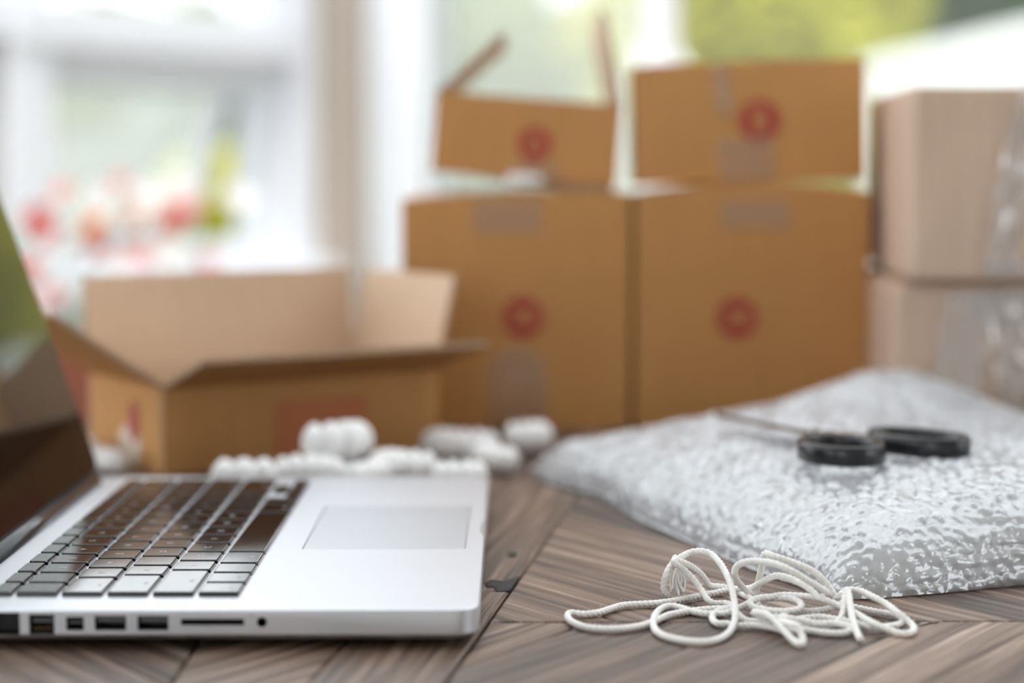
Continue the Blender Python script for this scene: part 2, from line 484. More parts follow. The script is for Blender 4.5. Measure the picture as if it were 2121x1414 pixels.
# long side wall out of frame; wide opening added for light from the left
struct(box_obj('wall_left', (cnr.x - 0.1, -2.6, FZ), (cnr.x, cnr.y, -0.05), M['wall']))
struct(box_obj('wall_left', (cnr.x - 0.1, -2.6, 1.5), (cnr.x, cnr.y, CZ), M['wall']))
struct(box_obj('wall_left', (cnr.x - 0.1, -2.6, -0.05), (cnr.x, -1.0, 1.5), M['wall']))
struct(box_obj('trim_4', (cnr.x - 0.08, cnr.y - 0.12, -0.05), (cnr.x + 0.02, cnr.y, 1.5), M['white'], None, 0.004))
struct(box_obj('trim_5', (cnr.x - 0.08, 0.16, -0.05), (cnr.x + 0.02, 0.22, 1.5), M['white'], None, 0.004))

# ------------------------------------------------------------------ table of reclaimed boards
table = thing('dining_table', 'rustic brown wooden table with angled reclaimed boards under everything', 'table', (0, 0, 0))
TX0, TX1, TY0, TY1 = -0.95, 0.95, 0.30, 1.85
box_obj('table_core', (TX0 + 0.01, TY0 + 0.01, -0.035), (TX1 - 0.01, TY1 - 0.01, -0.0045), M['wood_dark'], table)
random.seed(11)

def clip(poly, a, b, c):
    """keep the side a*x + b*y <= c"""
    out = []
    for i in range(len(poly)):
        p, q = poly[i], poly[(i + 1) % len(poly)]
        dp, dq = a * p[0] + b * p[1] - c, a * q[0] + b * q[1] - c
        if dp <= 0: out.append(p)
        if dp * dq < 0:
            t = dp / (dp - dq)
            out.append((p[0] + (q[0] - p[0]) * t, p[1] + (q[1] - p[1]) * t))
    return out

def area(p):
    return 0.5 * sum(p[i][0] * p[(i + 1) % len(p)][1] - p[(i + 1) % len(p)][0] * p[i][1] for i in range(len(p)))

def inset(poly, d):
    n = len(poly); L = []
    for i in range(n):
        p, q = Vector(poly[i]), Vector(poly[(i + 1) % n])
        e = (q - p)
        if e.length < 1e-5: return None
        e.normalize(); nn = Vector((-e.y, e.x))
        L.append((p + nn * d, e))
    out = []
    for i in range(n):
        (p, e), (q, f) = L[i - 1], L[i]
        den = e.x * f.y - e.y * f.x
        if abs(den) < 1e-6: out.append((q.x, q.y)); continue
        t = ((q.x - p.x) * f.y - (q.y - p.y) * f.x) / den
        out.append((p.x + e.x * t, p.y + e.y * t))
    return out

def plank(poly, ang):
    poly = [p for i, p in enumerate(poly) if (Vector(p) - Vector(poly[i - 1])).length > 1e-4]
    if len(poly) < 3: return
    if area(poly) < 0: poly = poly[::-1]
    if area(poly) < 2e-4: return
    p1 = inset(poly, 0.00045)
    p2 = inset(poly, 0.0016)
    if not p1 or not p2 or area(p2) <= 1e-5: return
    cx = sum(p[0] for p in poly) / len(poly); cy = sum(p[1] for p in poly) / len(poly)
    ca, sa = math.cos(-ang), math.sin(-ang)
    loc = lambda p, z: ((p[0] - cx) * ca - (p[1] - cy) * sa, (p[0] - cx) * sa + (p[1] - cy) * ca, z)
    z = random.uniform(-0.0007, 0.0)
    rings = [[loc(p, -0.02) for p in p1], [loc(p, z - 0.0010) for p in p1], [loc(p, z) for p in p2]]
    V, F = stack(rings)
    o = mesh_obj('plank', V, F, M['wood'], table)
    o.location = (cx, cy, 0); o.rotation_euler = (0, 0, ang)

RECT = [(TX0, TY0), (TX1, TY0), (TX1, TY1), (TX0, TY1)]
# seam L: the long joint running away from the camera; a*x+b*y = c
LD = Vector((0.0284, 0.1827)).normalized(); LN = (LD.y, -LD.x); LC = LN[0] * 0.0026 + LN[1] * 0.8978
MY = 0.8145
def strips(region, d, offs):
    d = Vector(d).normalized(); n = (-d.y, d.x)
    ang = math.atan2(d.y, d.x)
    for lo, hi in zip(offs[:-1], offs[1:]):
        p = clip(region, n[0], n[1], hi)
        p = clip(p, -n[0], -n[1], -lo) if len(p) > 2 else p
        if len(p) > 2: plank(p, ang)
def offsets(start, end, fixed, w=0.047):
    o = sorted(fixed); 
    while o[0] > start: o.insert(0, o[0] - w * random.uniform(0.8, 1.3))
    while o[-1] < end: o.append(o[-1] + w * random.uniform(0.8, 1.3))
    return o
right = clip(RECT, -LN[0], -LN[1], -LC)
up_r = clip(right, 0, -1, -MY)
dn_r = clip(right, 0, 1, MY)
# boards above the seam slant down to the right (d = (.593,-.805), n = (.805,.593))
strips(up_r, (0.593, -0.805), offsets(0.3, 2.0, [0.520, 0.567, 0.614, 0.661, 0.690]))
strips(dn_r, (0.593, 0.805), offsets(-1.0, 0.8, [0.40, 0.455, 0.51], 0.05))
left = clip(RECT, LN[0], LN[1], LC)
strip = clip(left, -LN[0], -LN[1], -(LC - 0.052))
for y0, y1 in ((0.3, 0.62), (0.62, 0.873), (0.873, 1.19), (1.19, 1.5), (1.5, 1.9)):
    p = clip(clip(strip, 0, 1, y1), 0, -1, -y0)
    if len(p) > 2: plank(p, math.atan2(LD.y, LD.x))
rest = clip(left, LN[0], LN[1], LC - 0.052)
for a, b, s in ((-0.13, 0.3, 1), (-0.45, -0.13, -1), (-0.99, -0.45, 1)):
    seg = clip(clip(rest, -1, 0, -a), 1, 0, b)
    if len(seg) > 2: strips(seg, (0.6, 0.8 * s), offsets(-1.6, 2.6, [0.5], 0.055))
# dark knots and a broken corner along the seams
def knot(pts, z=0.00012):
    n = len(pts); cx = sum(p[0] for p in pts) / n; cy = sum(p[1] for p in pts) / n
    V = [(x, y, z - 0.002) for x, y in pts] + [(x, y, z - 0.0002) for x, y in pts] + [(cx + (x - cx) * 0.8, cy + (y - cy) * 0.8, z) for x, y in pts]
    F = [(k_ * n + i, k_ * n + (i + 1) % n, (k_ + 1) * n + (i + 1) % n, (k_ + 1) * n + i) for k_ in range(2) for i in range(n)] + [tuple(2 * n + i for i in range(n))]
    if area(pts) < 0: F = [tuple(reversed(f)) for f in F]
    mesh_obj('wood_knot', V, F, M['knot'], table)
knot([(-0.0131, 0.8914), (-0.0098, 0.8988), (-0.0035, 0.8946), (0.0015, 0.9040), (0.0034, 0.9064), (0.0018, 0.8946), (-0.0010, 0.8759), (-0.0023, 0.8739), (-0.0068, 0.8729), (-0.0087, 0.8831), (-0.0119, 0.8831)])
knot([(-0.0021, 0.9629), (0.0014, 0.9641), (0.0028, 0.9580), (0.0009, 0.9520), (-0.0018, 0.9532)])
knot([(0.1801, 0.8127), (0.1849, 0.8144), (0.1837, 0.8109), (0.1804, 0.8092), (0.1731, 0.8040), (0.1707, 0.8023), (0.1726, 0.8057)])
for x in (TX0 + 0.06, TX1 - 0.14):
    for y in (TY0 + 0.06, TY1 - 0.14):
        box_obj('leg', (x, y, FZ), (x + 0.08, y + 0.08, -0.10), M['wood'], table, 0.004)
box_obj('apron', (TX0 + 0.14, TY0 + 0.08, -0.10), (TX1 - 0.14, TY0 + 0.105, -0.035), M['wood'], table, 0.002)
box_obj('apron', (TX0 + 0.14, TY1 - 0.105, -0.10), (TX1 - 0.14, TY1 - 0.08, -0.035), M['wood'], table, 0.002)
box_obj('apron', (TX0 + 0.08, TY0 + 0.06, -0.10), (TX0 + 0.105, TY1 - 0.06, -0.035), M['wood'], table, 0.002)
box_obj('apron', (TX1 - 0.105, TY0 + 0.06, -0.10), (TX1 - 0.08, TY1 - 0.06, -0.035), M['wood'], table, 0.002)

# ------------------------------------------------------------------ laptop (its left side faces the camera)
XB, XF, YN, YF, ZT = -0.2415, -0.0135, 0.7660, 1.1000, 0.0165
laptop = thing('laptop', 'open silver aluminium laptop with black keys on the table', 'laptop', (0, 0, 0))

def ring(off, z, r):
    return [(x, y, z) for x, y in rrect(XB + off, XF - off, YN + off, YF - off, r - off * 0.6, 7)]
V, F = stack([ring(0.022, 0.0018, 0.020), ring(0.010, 0.0022, 0.016), ring(0.0035, 0.0034, 0.0125), ring(0.0008, 0.0050, 0.0115), ring(0, 0.0062, 0.011),
              ring(0, 0.0159, 0.011), ring(0.0002, 0.0163, 0.011), ring(0.0007, ZT, 0.011)])
body = mesh_obj('base_shell', V, F, M['alu'], laptop)
cut = bmesh.new()
# x ranges of the openings along the left side (seen from the camera) and their heights
ports = [('magnetic', -0.2260, -0.2080, 0.0072, 0.0122), ('ethernet', -0.2040, -0.2003, 0.0058, 0.0152), ('firewire', -0.1965, -0.1862, 0.0062, 0.0144),
         ('display', -0.1814, -0.1742, 0.0078, 0.0134), ('usb', -0.1698, -0.1570, 0.0078, 0.0138), ('usb', -0.1524, -0.1398, 0.0078, 0.0138),
         ('card', -0.1347, -0.1090, 0.0099, 0.0126)]
for nme, x0, x1, z0, z1 in ports[2:]:
    add_box(cut, (x0, YN - 0.002, z0), (x1, YN + 0.010, z1))
add_box(cut, (-0.2150, YN - 0.002, 0.0058), (-0.2003, YN + 0.010, 0.0152))
add_box(cut, (-0.2310, YN - 0.002, 0.0072), (-0.2190, YN + 0.006, 0.0122))
# trackpad recess
TP = (-0.0985, -0.0222, 0.8895, 1.0020)
add_box(cut, (TP[0] - 0.0004, TP[2] - 0.0004, ZT - 0.0012), (TP[1] + 0.0004, TP[3] + 0.0004, ZT + 0.002))
# keyboard well
KB = (-0.2205, -0.1125, 0.7885, 1.0805)
jack = (-0.1018, 0.0112)
def cyl_cut(c, axis, r, h, n=24):
    bmesh.ops.create_cone(cut, cap_ends=True, segments=n, radius1=r, radius2=r, depth=h,
                          matrix=Matrix.Translation(c) @ (Matrix.Rotation(PI / 2, 4, axis) if axis else Matrix.Identity(4)))
cyl_cut((jack[0], YN + 0.004, jack[1]), 'X', 0.0021, 0.012)
# thumb scoop in the front edge
bmesh.ops.create_uvsphere(cut, u_segments=24, v_segments=16, radius=1.0,
                          matrix=Matrix.Translation((XF + 0.0008, 0.942, ZT + 0.0015)) @ Matrix.Diagonal((0.0032, 0.024, 0.0048, 1)))
bmesh.ops.recalc_face_normals(cut, faces=cut.faces)
cutter = bm_obj('cutter', cut, M['groove'])
md = body.modifiers.new('cut', 'BOOLEAN'); md.operation = 'DIFFERENCE'; md.object = cutter; md.solver = 'EXACT'
bpy.context.view_layer.update()
dg = bpy.context.evaluated_depsgraph_get()
me = bpy.data.meshes.new_from_object(body.evaluated_get(dg))
body.modifiers.clear(); body.data = me
bpy.data.objects.remove(cutter)
me.shade_smooth(); me.set_sharp_from_angle(angle=math.radians(28))
for p in me.polygons:
    if abs(p.normal.z) > 0.98: p.use_smooth = False
# liners and contacts inside the openings
def liner(x0, x1, z0, z1, d=0.0095, name='port'):
    bm = bmesh.new(); t = 0.0004
    add_box(bm, (x0, YN + d - 0.0005, z0), (x1, YN + d, z1))
    add_box(bm, (x0, YN + 0.0006, z0), (x0 + t, YN + d, z1)); add_box(bm, (x1 - t, YN + 0.0006, z0), (x1, YN + d, z1))
    add_box(bm, (x0, YN + 0.0006, z0), (x1, YN + d, z0 + t)); add_box(bm, (x0, YN + 0.0006, z1 - t), (x1, YN + d, z1))
    return bm_obj(name, bm, M['port'], laptop)
for nme, x0, x1, z0, z1 in ports[2:]:
    pt = liner(x0, x1, z0, z1, name=nme + '_port')
    if nme == 'usb': box_obj('tongue', (x0 + 0.0008, YN + 0.0015, z0 + 0.0032), (x1 - 0.0008, YN + 0.009, z0 + 0.0050), M['groove'], pt)
    if nme == 'display': box_obj('tongue', (x0 + 0.001, YN + 0.0015, z0 + 0.0025), (x1 - 0.001, YN + 0.009, z0 + 0.0036), M['groove'], pt)
    if nme == 'firewire':
        box_obj('tongue', (x0 + 0.001, YN + 0.002, z0 + 0.0045), (x1 - 0.001, YN + 0.009, z0 + 0.0062), M['groove'], pt)
        for q in range(6): box_obj('contact', (x0 + 0.0015 + q * 0.0013, YN + 0.0018, z0 + 0.0018), (x0 + 0.0021 + q * 0.0013, YN + 0.0085, z0 + 0.0024), M['gold'], pt)
liner(-0.2150, -0.2003, 0.0058, 0.0152, name='ethernet_port')
liner(-0.2310, -0.2190, 0.0072, 0.0122, 0.0055, 'power_port')
V, F = tube([Vector((jack[0], YN + 0.0004, jack[1])), Vector((jack[0], YN + 0.0095, jack[1]))], 0.00205, 20)
mesh_obj('audio_jack', V, F[:-2] + [F[-1]], M['port'], laptop)
# small headphone symbol engraved beside the jack
V, F = tube(catmull([(jack[0] - 0.0040 + 0.0008 * math.cos(a), YN - 0.00005, 0.0138 + 0.0008 * math.sin(a)) for a in (0, 0.6, 1.2, 1.9, 2.5, 3.14)], 0.0003), 0.00012, 5)
mesh_obj('headphone_symbol', V, F, M['groove'], laptop)
V, F = stack([[(x, y, ZT - 0.0011) for x, y in rrect(*TP, 0.002, 4)], [(x, y, ZT - 0.0002) for x, y in rrect(*TP, 0.002, 4)], [(x, y, ZT) for x, y in rrect(TP[0] + 0.0002, TP[1] - 0.0002, TP[2] + 0.0002, TP[3] - 0.0002, 0.002, 4)]])
mesh_obj('trackpad', V, F, M['alu_pad'], laptop)
for fx in (XB + 0.035, XF - 0.035):
    for fy in (YN + 0.035, YF - 0.035):
        V, F = lathe([(0.006, 0.0), (0.0065, 0.0008), (0.006, 0.0022)], 16, (fx, fy, 0.0))
        mesh_obj('rubber_foot', V, F, M['rubber'], laptop)

# keys: unit along y (user's left to right), rows along x
U = (KB[3] - KB[2]) / 14.5
ROWX = [-0.1230, -0.1421, -0.1612, -0.1803, -0.1994]        # centres, bottom row .. number row
KW = 0.0172
key_cache = {}
def key_mesh(dx, dy):
    kk = (round(dx, 4), round(dy, 4))
    if kk not in key_cache:
        a, b = dx / 2, dy / 2
        f = lambda o, z, r: [(x, y, z) for x, y in rrect(-a + o, a - o, -b + o, b - o, r, 3)]
        V, F = stack([f(0, 0.0, 0.0012), f(0.0001, 0.0013, 0.0012), f(0.0004, 0.0018, 0.0011), f(0.0007, 0.0019, 0.0010)])
        me = bpy.data.meshes.new('key'); me.from_pydata(V, [], F); me.materials.append(M['key']); me.update()
        key_cache[kk] = me
    return key_cache[kk]
leg_cache = {}
def legend(txt, size, parent, dx=0, dy=0):
    if (txt, size) not in leg_cache:
        me = text_mesh(txt, size)
        me.materials.clear(); me.materials.append(M['legend'])
        leg_cache[(txt, size)] = me
    o = link(bpy.data.objects.new('legend', leg_cache[(txt, size)]), parent)
    o.location = (dx, dy, 0.00195); o.rotation_euler = (0, 0, PI / 2)
def add_key(xc, u0, w, txt='', depth=KW, size=0.0046):
    dy = w * U - 0.0028
    o = link(bpy.data.objects.new('key', key_mesh(depth, dy)), laptop)
    yc = KB[2] + (u0 + w / 2) * U
    o.location = (xc, yc, ZT)
    if txt:
        if len(txt) > 1 and txt.isalpha(): legend(txt, 0.0030, o, depth * 0.26, 0)
        else: legend(txt, size, o)
def row(xc, items):
    u = 0
    for t, w in items:
        add_key(xc, u, w, t); u += w
row(ROWX[4], [('`', 1)] + [(c, 1) for c in '1234567890-='] + [('delete', 1.5)])
row(ROWX[3], [('tab', 1.5)] + [(c, 1) for c in 'QWERTYUIOP[]'] + [('\\', 1)])
row(ROWX[2], [('caps', 1.75)] + [(c, 1) for c in 'ASDFGHJKL;\''] + [('return', 1.75)])
row(ROWX[1], [('shift', 2.25)] + [(c, 1) for c in 'ZXCVBNM,./'] + [('shift', 2.25)])
row(ROWX[0], [('fn', 1), ('ctrl', 1), ('alt', 1), ('cmd', 1.25), ('', 5), ('cmd', 1.25), ('alt', 1)])
add_key(ROWX[0] + 0.0045, 11.5, 1, '', 0.0080); add_key(ROWX[0] + 0.0045, 12.5, 1, '', 0.0080); add_key(ROWX[0] + 0.0045, 13.5, 1, '', 0.0080)
add_key(ROWX[0] - 0.0045, 12.5, 1, '', 0.0080)
u = 0
for i, t in enumerate(['esc'] + ['F%d' % q for q in range(1, 13)] + ['']):
    add_key(-0.2140, i * 14.5 / 14, 14.5 / 14, t if t == 'esc' else '', 0.0086)

# hinge and lid: the lid leans back from the hinge line
HX, HZ = XB + 0.0045, ZT + 0.0005
V, F = tube([Vector((HX, YN + 0.028, HZ)), Vector((HX, YF - 0.028, HZ))], 0.0052, 20)
mesh_obj('hinge', V, F, M['hinge'], laptop, True)
lid = bpy.data.objects.new('lid', None); link(lid, laptop)
lid.location = (HX - 0.0015, 0, HZ + 0.0010); lid.rotation_euler = (0, math.radians(-18.8), 0)
LL = 0.2200; W0, W1 = YN, YF
def lid_slab(name, x0, x1, z0, z1, in_, r, mat, n=6, cham=0.0):
    rr = [(y, z) for y, z in rrect(W0 + in_, W1 - in_, z0, z1, r, n)]
    rin = [(y, z) for y, z in rrect(W0 + in_ + cham, W1 - in_ - cham, z0 + cham, z1 - cham, max(r - cham, 0.0005), n)]
    rings = [[(x0, y, z) for y, z in (rin if cham else rr)], [(x0 + cham, y, z) for y, z in rr], [(x1, y, z) for y, z in rr]]
    if not cham: rings = [rings[0], rings[2]]
    V, F = stack(rings)
    return mesh_obj(name, V, F, mat, lid)
lid_slab('lid_shell', -0.0052, -0.0006, 0.002, LL, 0, 0.010, M['alu'], 6, 0.0012)
lid_slab('rubber_rim', -0.0006, 0.0002, 0.003, LL - 0.001, 0.0008, 0.0095, M['rubber'])
lid_slab('screen_glass', 0.0002, 0.0009, 0.005, LL - 0.003, 0.0028, 0.0080, M['screen'])

# ------------------------------------------------------------------ cardboard boxes
def panel(name, c, t, mats, parent):
    """c: four corners (outer face, counter-clockwise seen from outside); the board has thickness t inwards"""
    c = [Vector(p) for p in c]
    n = (c[1] - c[0]).cross(c[2] - c[0]).normalized()
    V = c + [p - n * t for p in c]
    F = [(0, 1, 2, 3), (7, 6, 5, 4), (0, 4, 5, 1), (1, 5, 6, 2), (2, 6, 7, 3), (3, 7, 4, 0)]
    return mesh_obj(name, V, F, mats, parent, False, [0, 1, 2, 2, 2, 2])

KR = [M['kraft'], M['kraft_in'], M['kraft_edge']]
PK = [M['kraft_pale'], M['kraft_pale'], M['kraft_edge']]
RK = [M['kraft_red'], M['kraft_red'], M['kraft_edge']]

def arch_panel(name, w, y, t, crest, mats, parent, flip):
    n = 16
    pts = [(0, 0), (w, 0)] + [(w * (1 - i / n), crest(1 - i / n)) for i in range(n + 1)]
    ya, yb = (y, y + t) if not flip else (y, y - t)
    V = [(x, ya, z) for x, z in pts] + [(x, yb, z) for x, z in pts]
    m = len(pts)
    F = [tuple(range(m)), tuple(range(2 * m - 1, m - 1, -1))] + [((i + 1) % m, i, m + i, m + (i + 1) % m) for i in range(m)]
    if flip: F = [tuple(reversed(f)) for f in F]
    return mesh_obj(name, V, F, mats, parent, False, [0, 1] + [2] * m)

def shell(parent, w, d, h, mats, t=0.003, crest=None):
    if crest:
        arch_panel('front_panel', w, 0.0, t, crest, mats, parent, False)
        arch_panel('back_panel', w, d, t, crest, mats, parent, True)
    else:
        panel('front_panel', [(0, 0, 0), (w, 0, 0), (w, 0, h), (0, 0, h)], t, mats, parent)
        panel('back_panel', [(w, d, 0), (0, d, 0), (0, d, h), (w, d, h)], t, mats, parent)
    panel('side_panel', [(0, d - t, 0), (0, t, 0), (0, t, h), (0, d - t, h)], t, mats, parent)
    panel('side_panel', [(w, t, 0), (w, d - t, 0), (w, d - t, h), (w, t, h)], t, mats, parent)
    panel('bottom_panel', [(t, d - t, 0), (w - t, d - t, 0), (w - t, t, 0), (t, t, 0)], t, mats, parent)

def bulged_lid(parent, w, d, mats, crest):
    """two closed top flaps that meet over the middle, domed by what is inside"""
    n = 10
    for s in (0, 1):
        V = []; F = []
        for i in range(n + 1):
            X = 0.0006 + (w / 2 - 0.001) * i / n
            if s: X = w - X
            z = crest(X / w) + 0.0005
            for y in (0.0005, d - 0.0005):
                V += [(X, y, z), (X, y, z - 0.003)]
        for i in range(n):
            a = i * 4; b = a + 4
            q = [(a, b, b + 2, a + 2), (a + 1, a + 3, b + 3, b + 1), (a, a + 1, b + 1, b), (a + 2, b + 2, b + 3, a + 3)]
            F += [tuple(reversed(f)) for f in q] if s else q
        F += [(0, 2, 3, 1), (n * 4, n * 4 + 1, n * 4 + 3, n * 4 + 2)]
        mesh_obj('top_flap', V, F, mats[0], parent, True)

def crest_of(z0, zm, z1, xm=0.5):
    """smooth crown line through the left end, the crest and the right end"""
    def f(t):
        if t < xm: return z0 + (zm - z0) * math.sin(PI / 2 * t / xm)
        return z1 + (zm - z1) * math.sin(PI / 2 * (1 - t) / (1 - xm))
    return f

def strip_mesh(name, rows, parent, mat, smooth=True):
    """rows: list of equal-length point rows"""
    n = len(rows[0]); V = [p for r in rows for p in r]
    F = [(k * n + i, k * n + i + 1, (k + 1) * n + i + 1, (k + 1) * n + i) for k in range(len(rows) - 1) for i in range(n - 1)]
    return mesh_obj(name, V, F, mat, parent, smooth)

def tape_front(parent, x0, x1, z0, z1, y=-0.0005, skew=0.0, wr=0.0006, name='clear_tape', round_top=False):
    rows = []
    nz, nx = 16, 12
    for i in range(nz + 1):
        t = i / nz; z = z0 + (z1 - z0) * t
        sh = skew * t
        k = 1.0
        if round_top and t > 0.6: k = math.sqrt(max(0.05, 1 - ((t - 0.6) / 0.42) ** 2))
        xm, hw = (x0 + x1) / 2 + sh, (x1 - x0) / 2 * k
        rows.append([(xm + hw * (2 * j / nx - 1), y - wr * (0.5 + noise.noise(Vector((j * 0.7, i * 0.6, x0 * 90)))), z) for j in range(nx + 1)])
    return strip_mesh(name, rows, parent, M['tape'])

def stamp(parent, x, z, r, txt, y=-0.0003):
    """round red stamp, letters left in board colour"""
    n = 40
    V = [(x, y, z)] + [(x + r * math.cos(2 * PI * i / n), y, z + r * math.sin(2 * PI * i / n)) for i in range(n)]
    F = [(0, 1 + i, 1 + (i + 1) % n) for i in range(n)]
    F = [tuple(f) for f in F]
    st = mesh_obj('red_stamp', V, F, M['red_ink'], parent)
    st['label'] = 'round red printed stamp'
    me = text_mesh(txt, r * (1.15 if len(txt) > 1 else 1.5), r * 0.03)
    me.materials.clear(); me.materials.append(M['kraft'])
    o = link(bpy.data.objects.new('stamp_lettering', me), st)
    o.location = (x, y - 0.0003, z); o.rotation_euler = (PI / 2, 0, 0)

GB = 'stacked kraft boxes with red stamps'
# tall box on the left of the pair
T1 = thing('cardboard_box', 'tall brown cardboard box with red stamp, bottom left of the stamped stack', 'box', (-0.0815, 1.420, 0.0), (0, 0, math.radians(0.6)), GB)
C1 = crest_of(0.1700, 0.1758, 0.1752, 0.6)
shell(T1, 0.1695, 0.20, 0.1695, KR, crest=C1); bulged_lid(T1, 0.1695, 0.20, KR, C1)
stamp(T1, 0.0895, 0.0836, 0.0155, '2B')
tape_front(T1, 0.0520, 0.1030, 0.1460, 0.1705)
tape_front(T1, 0.0650, 0.1090, 0.0020, 0.0610, skew=-0.002, round_top=True)
strip_mesh('clear_tape', [[(x, y, C1(x / 0.1695) + 0.0009) for x in (0.052, 0.065, 0.078, 0.090, 0.103)] for y in (-0.001, 0.06, 0.12, 0.19)], T1, M['tape'])
# tall box on the right
T2 = thing('cardboard_box', 'tall brown cardboard box with red stamp, bottom right of the stamped stack', 'box', (0.0915, 1.420, 0.0), (0, 0, math.radians(-0.5)), GB)
C2 = crest_of(0.1722, 0.1828, 0.1768, 0.55)
shell(T2, 0.1730, 0.20, 0.1715, KR, crest=C2); bulged_lid(T2, 0.1730, 0.20, KR, C2)
stamp(T2, 0.0755, 0.0832, 0.0155, '2B')
tape_front(T2, 0.0640, 0.1130, 0.1490, 0.1712)
# flat open box on top, tilted
U1 = thing('cardboard_box', 'small open cardboard box tilted on top of the left stack, flap raised', 'box', (-0.0605, 1.440, 0.1915), (0, math.radians(4.3), math.radians(0)), GB)
w1, d1, h1 = 0.1390, 0.20, 0.0600
shell(U1, w1, d1, h1, KR)
stamp(U1, 0.0760, 0.0260, 0.0128, 'A')
tape_front(U1, 0.060, 0.094, 0.0, 0.013, skew=0.004, wr=0.0012)
def flap(parent, a, b, direction, length, mats, name='flap', t=0.003, taper=0.0):
    """board hinged on edge a-b, opening along direction; the printed outside is to the left of a->b"""
    a, b = Vector(a), Vector(b); dv = Vector(direction).normalized() * length
    e = (b - a)
    return panel(name, [a, b, b + dv - e * taper, a + dv + e * taper], t, mats, parent)
al = math.radians(46)
flap(U1, (0, d1, h1), (0, 0, h1), (math.cos(al), 0, math.sin(al)), 0.066, KR)
al = math.radians(105)
flap(U1, (w1, 0, h1), (w1, d1, h1), (math.cos(al), 0, math.sin(al)), 0.072, KR)
# its bottom flaps sag and carry it on the box below
BV = []
for i in range(13):
    t = i / 12; x = 0.030 + 0.106 * t
    for y in (0.002, d1 - 0.002): BV += [(x, y, -0.0002), (x, y, -0.0004 - 0.0062 * math.sin(PI * min(1, t * 1.25) / 2) * (1 if t < 0.9 else 0.75))]
BF = []
for i in range(12):
    a_ = i * 4; b_ = a_ + 4
    BF += [(a_, a_ + 2, b_ + 2, b_), (a_ + 1, b_ + 1, b_ + 3, a_ + 3), (a_, b_, b_ + 1, a_ + 1), (a_ + 2, a_ + 3, b_ + 3, b_ + 2)]
mesh_obj('bottom_flap', BV, BF + [(0, 1, 3, 2), (48, 50, 51, 49)], M['kraft_edge'], U1)
# sealed box on top of the right one
U2 = thing('cardboard_box', 'sealed brown cardboard box with red stamp on top of the right stack', 'box', (0.0920, 1.437, 0.1813), (0, math.radians(-1.6), math.radians(-2.0)), GB)
C3 = crest_of(0.0878, 0.0890, 0.0880)
shell(U2, 0.1720, 0.11, 0.0870, KR, crest=C3); bulged_lid(U2, 0.1720, 0.11, KR, C3)
stamp(U2, 0.0935, 0.0450, 0.0155, 'B')
tape_front(U2, 0.0620, 0.0740, 0.0500, 0.0895, skew=-0.004, wr=0.002)
tape_front(U2, 0.0640, 0.1060, 0.0005, 0.0330, skew=-0.004, wr=0.0014)
# a foam peanut squeezed between the left boxes is added below

# pale taped boxes on the right
GP = 'pale taped boxes on the right'
def pale_box(label, loc, rz, w, d, h, seed):
    b = thing('cardboard_box', label, 'box', loc, (0, 0, rz), GP)
    bm = bmesh.new(); add_box(bm, (0, 0, 0), (w, d, h))
    bmesh.ops.bevel(bm, geom=[e for e in bm.edges if abs(e.verts[0].co.z - e.verts[1].co.z) > 0.01], offset=0.009, segments=5, affect='EDGES', profile=0.5)
    bmesh.ops.bevel(bm, geom=[e for e in bm.edges if e.is_boundary is False and abs(e.verts[0].co.z - e.verts[1].co.z) < 1e-5 and len(e.link_faces) == 2 and abs(e.link_faces[0].normal.z) + abs(e.link_faces[1].normal.z) > 0.9 and abs(e.link_faces[0].normal.z * e.link_faces[1].normal.z) < 0.5], offset=0.003, segments=2, affect='EDGES')
    bmesh.ops.recalc_face_normals(bm, faces=bm.faces)
    o = bm_obj('carton', bm, M['kraft_pale'], b)
    random.seed(seed)
    return b
def crumple(parent, pts, width, seed, amp=0.002):
    """wrinkled clear tape running along pts on the front face (x, z)"""
    P = catmull([(x, 0, z) for x, z in pts], 0.004)
    rows = []
    for i, p in enumerate(P):
        q = P[min(i + 1, len(P) - 1)] - P[max(i - 1, 0)]
        nrm = Vector((-q.z, 0, q.x)).normalized()
        rows.append([tuple(p + nrm * (width * (j / 10 - 0.5)) + Vector((0, -0.0008 - amp * abs(noise.noise(Vector((j * 0.55 + seed, i * 0.16, seed)))) * 1.6, 0))) for j in range(11)])
    strip_mesh('clear_tape', rows, parent, M['tape_loose'])
B1 = pale_box('pale brown cardboard box with wrinkled clear tape, lower of the right pair', (0.2600, 1.2980, 0.0), math.radians(-2.5), 0.26, 0.22, 0.1150, 3)
crumple(B1, [(0.040, 0.003), (0.043, 0.05), (0.050, 0.110)], 0.034, 2.0, 0.004)
crumple(B1, [(0.092, 0.002), (0.080, 0.06), (0.074, 0.113)], 0.024, 5.0, 0.004)
crumple(B1, [(0.05, 0.1020), (0.12, 0.098), (0.25, 0.100)], 0.022, 7.0, 0.004)
B2 = pale_box('pale brown rounded cardboard box with clear tape, upper of the right pair', (0.2665, 1.2880, 0.1192), math.radians(-3.5), 0.26, 0.22, 0.1290, 4)
crumple(B2, [(0.060, 0.004), (0.066, 0.05), (0.074, 0.095), (0.084, 0.124)], 0.022, 9.0, 0.0045)
crumple(B2, [(0.105, 0.003), (0.108, 0.06), (0.112, 0.124)], 0.034, 4.0, 0.004)
crumple(B2, [(0.05, 0.0085), (0.14, 0.010), (0.25, 0.009)], 0.010, 12.0, 0.0015)
# flattened board between the two
tag(box_obj('cardboard_sheet', (0.268, 1.300, 0.1152), (0.50, 1.49, 0.1190), M['kraft_edge'], None, 0.0006, Matrix.Translation((0.268, 1.30, 0)) @ Matrix.Rotation(math.radians(-3), 4, 'Z') @ Matrix.Translation((-0.268, -1.30, 0))),
    'thin dark cardboard sheet between the two pale boxes', 'cardboard')

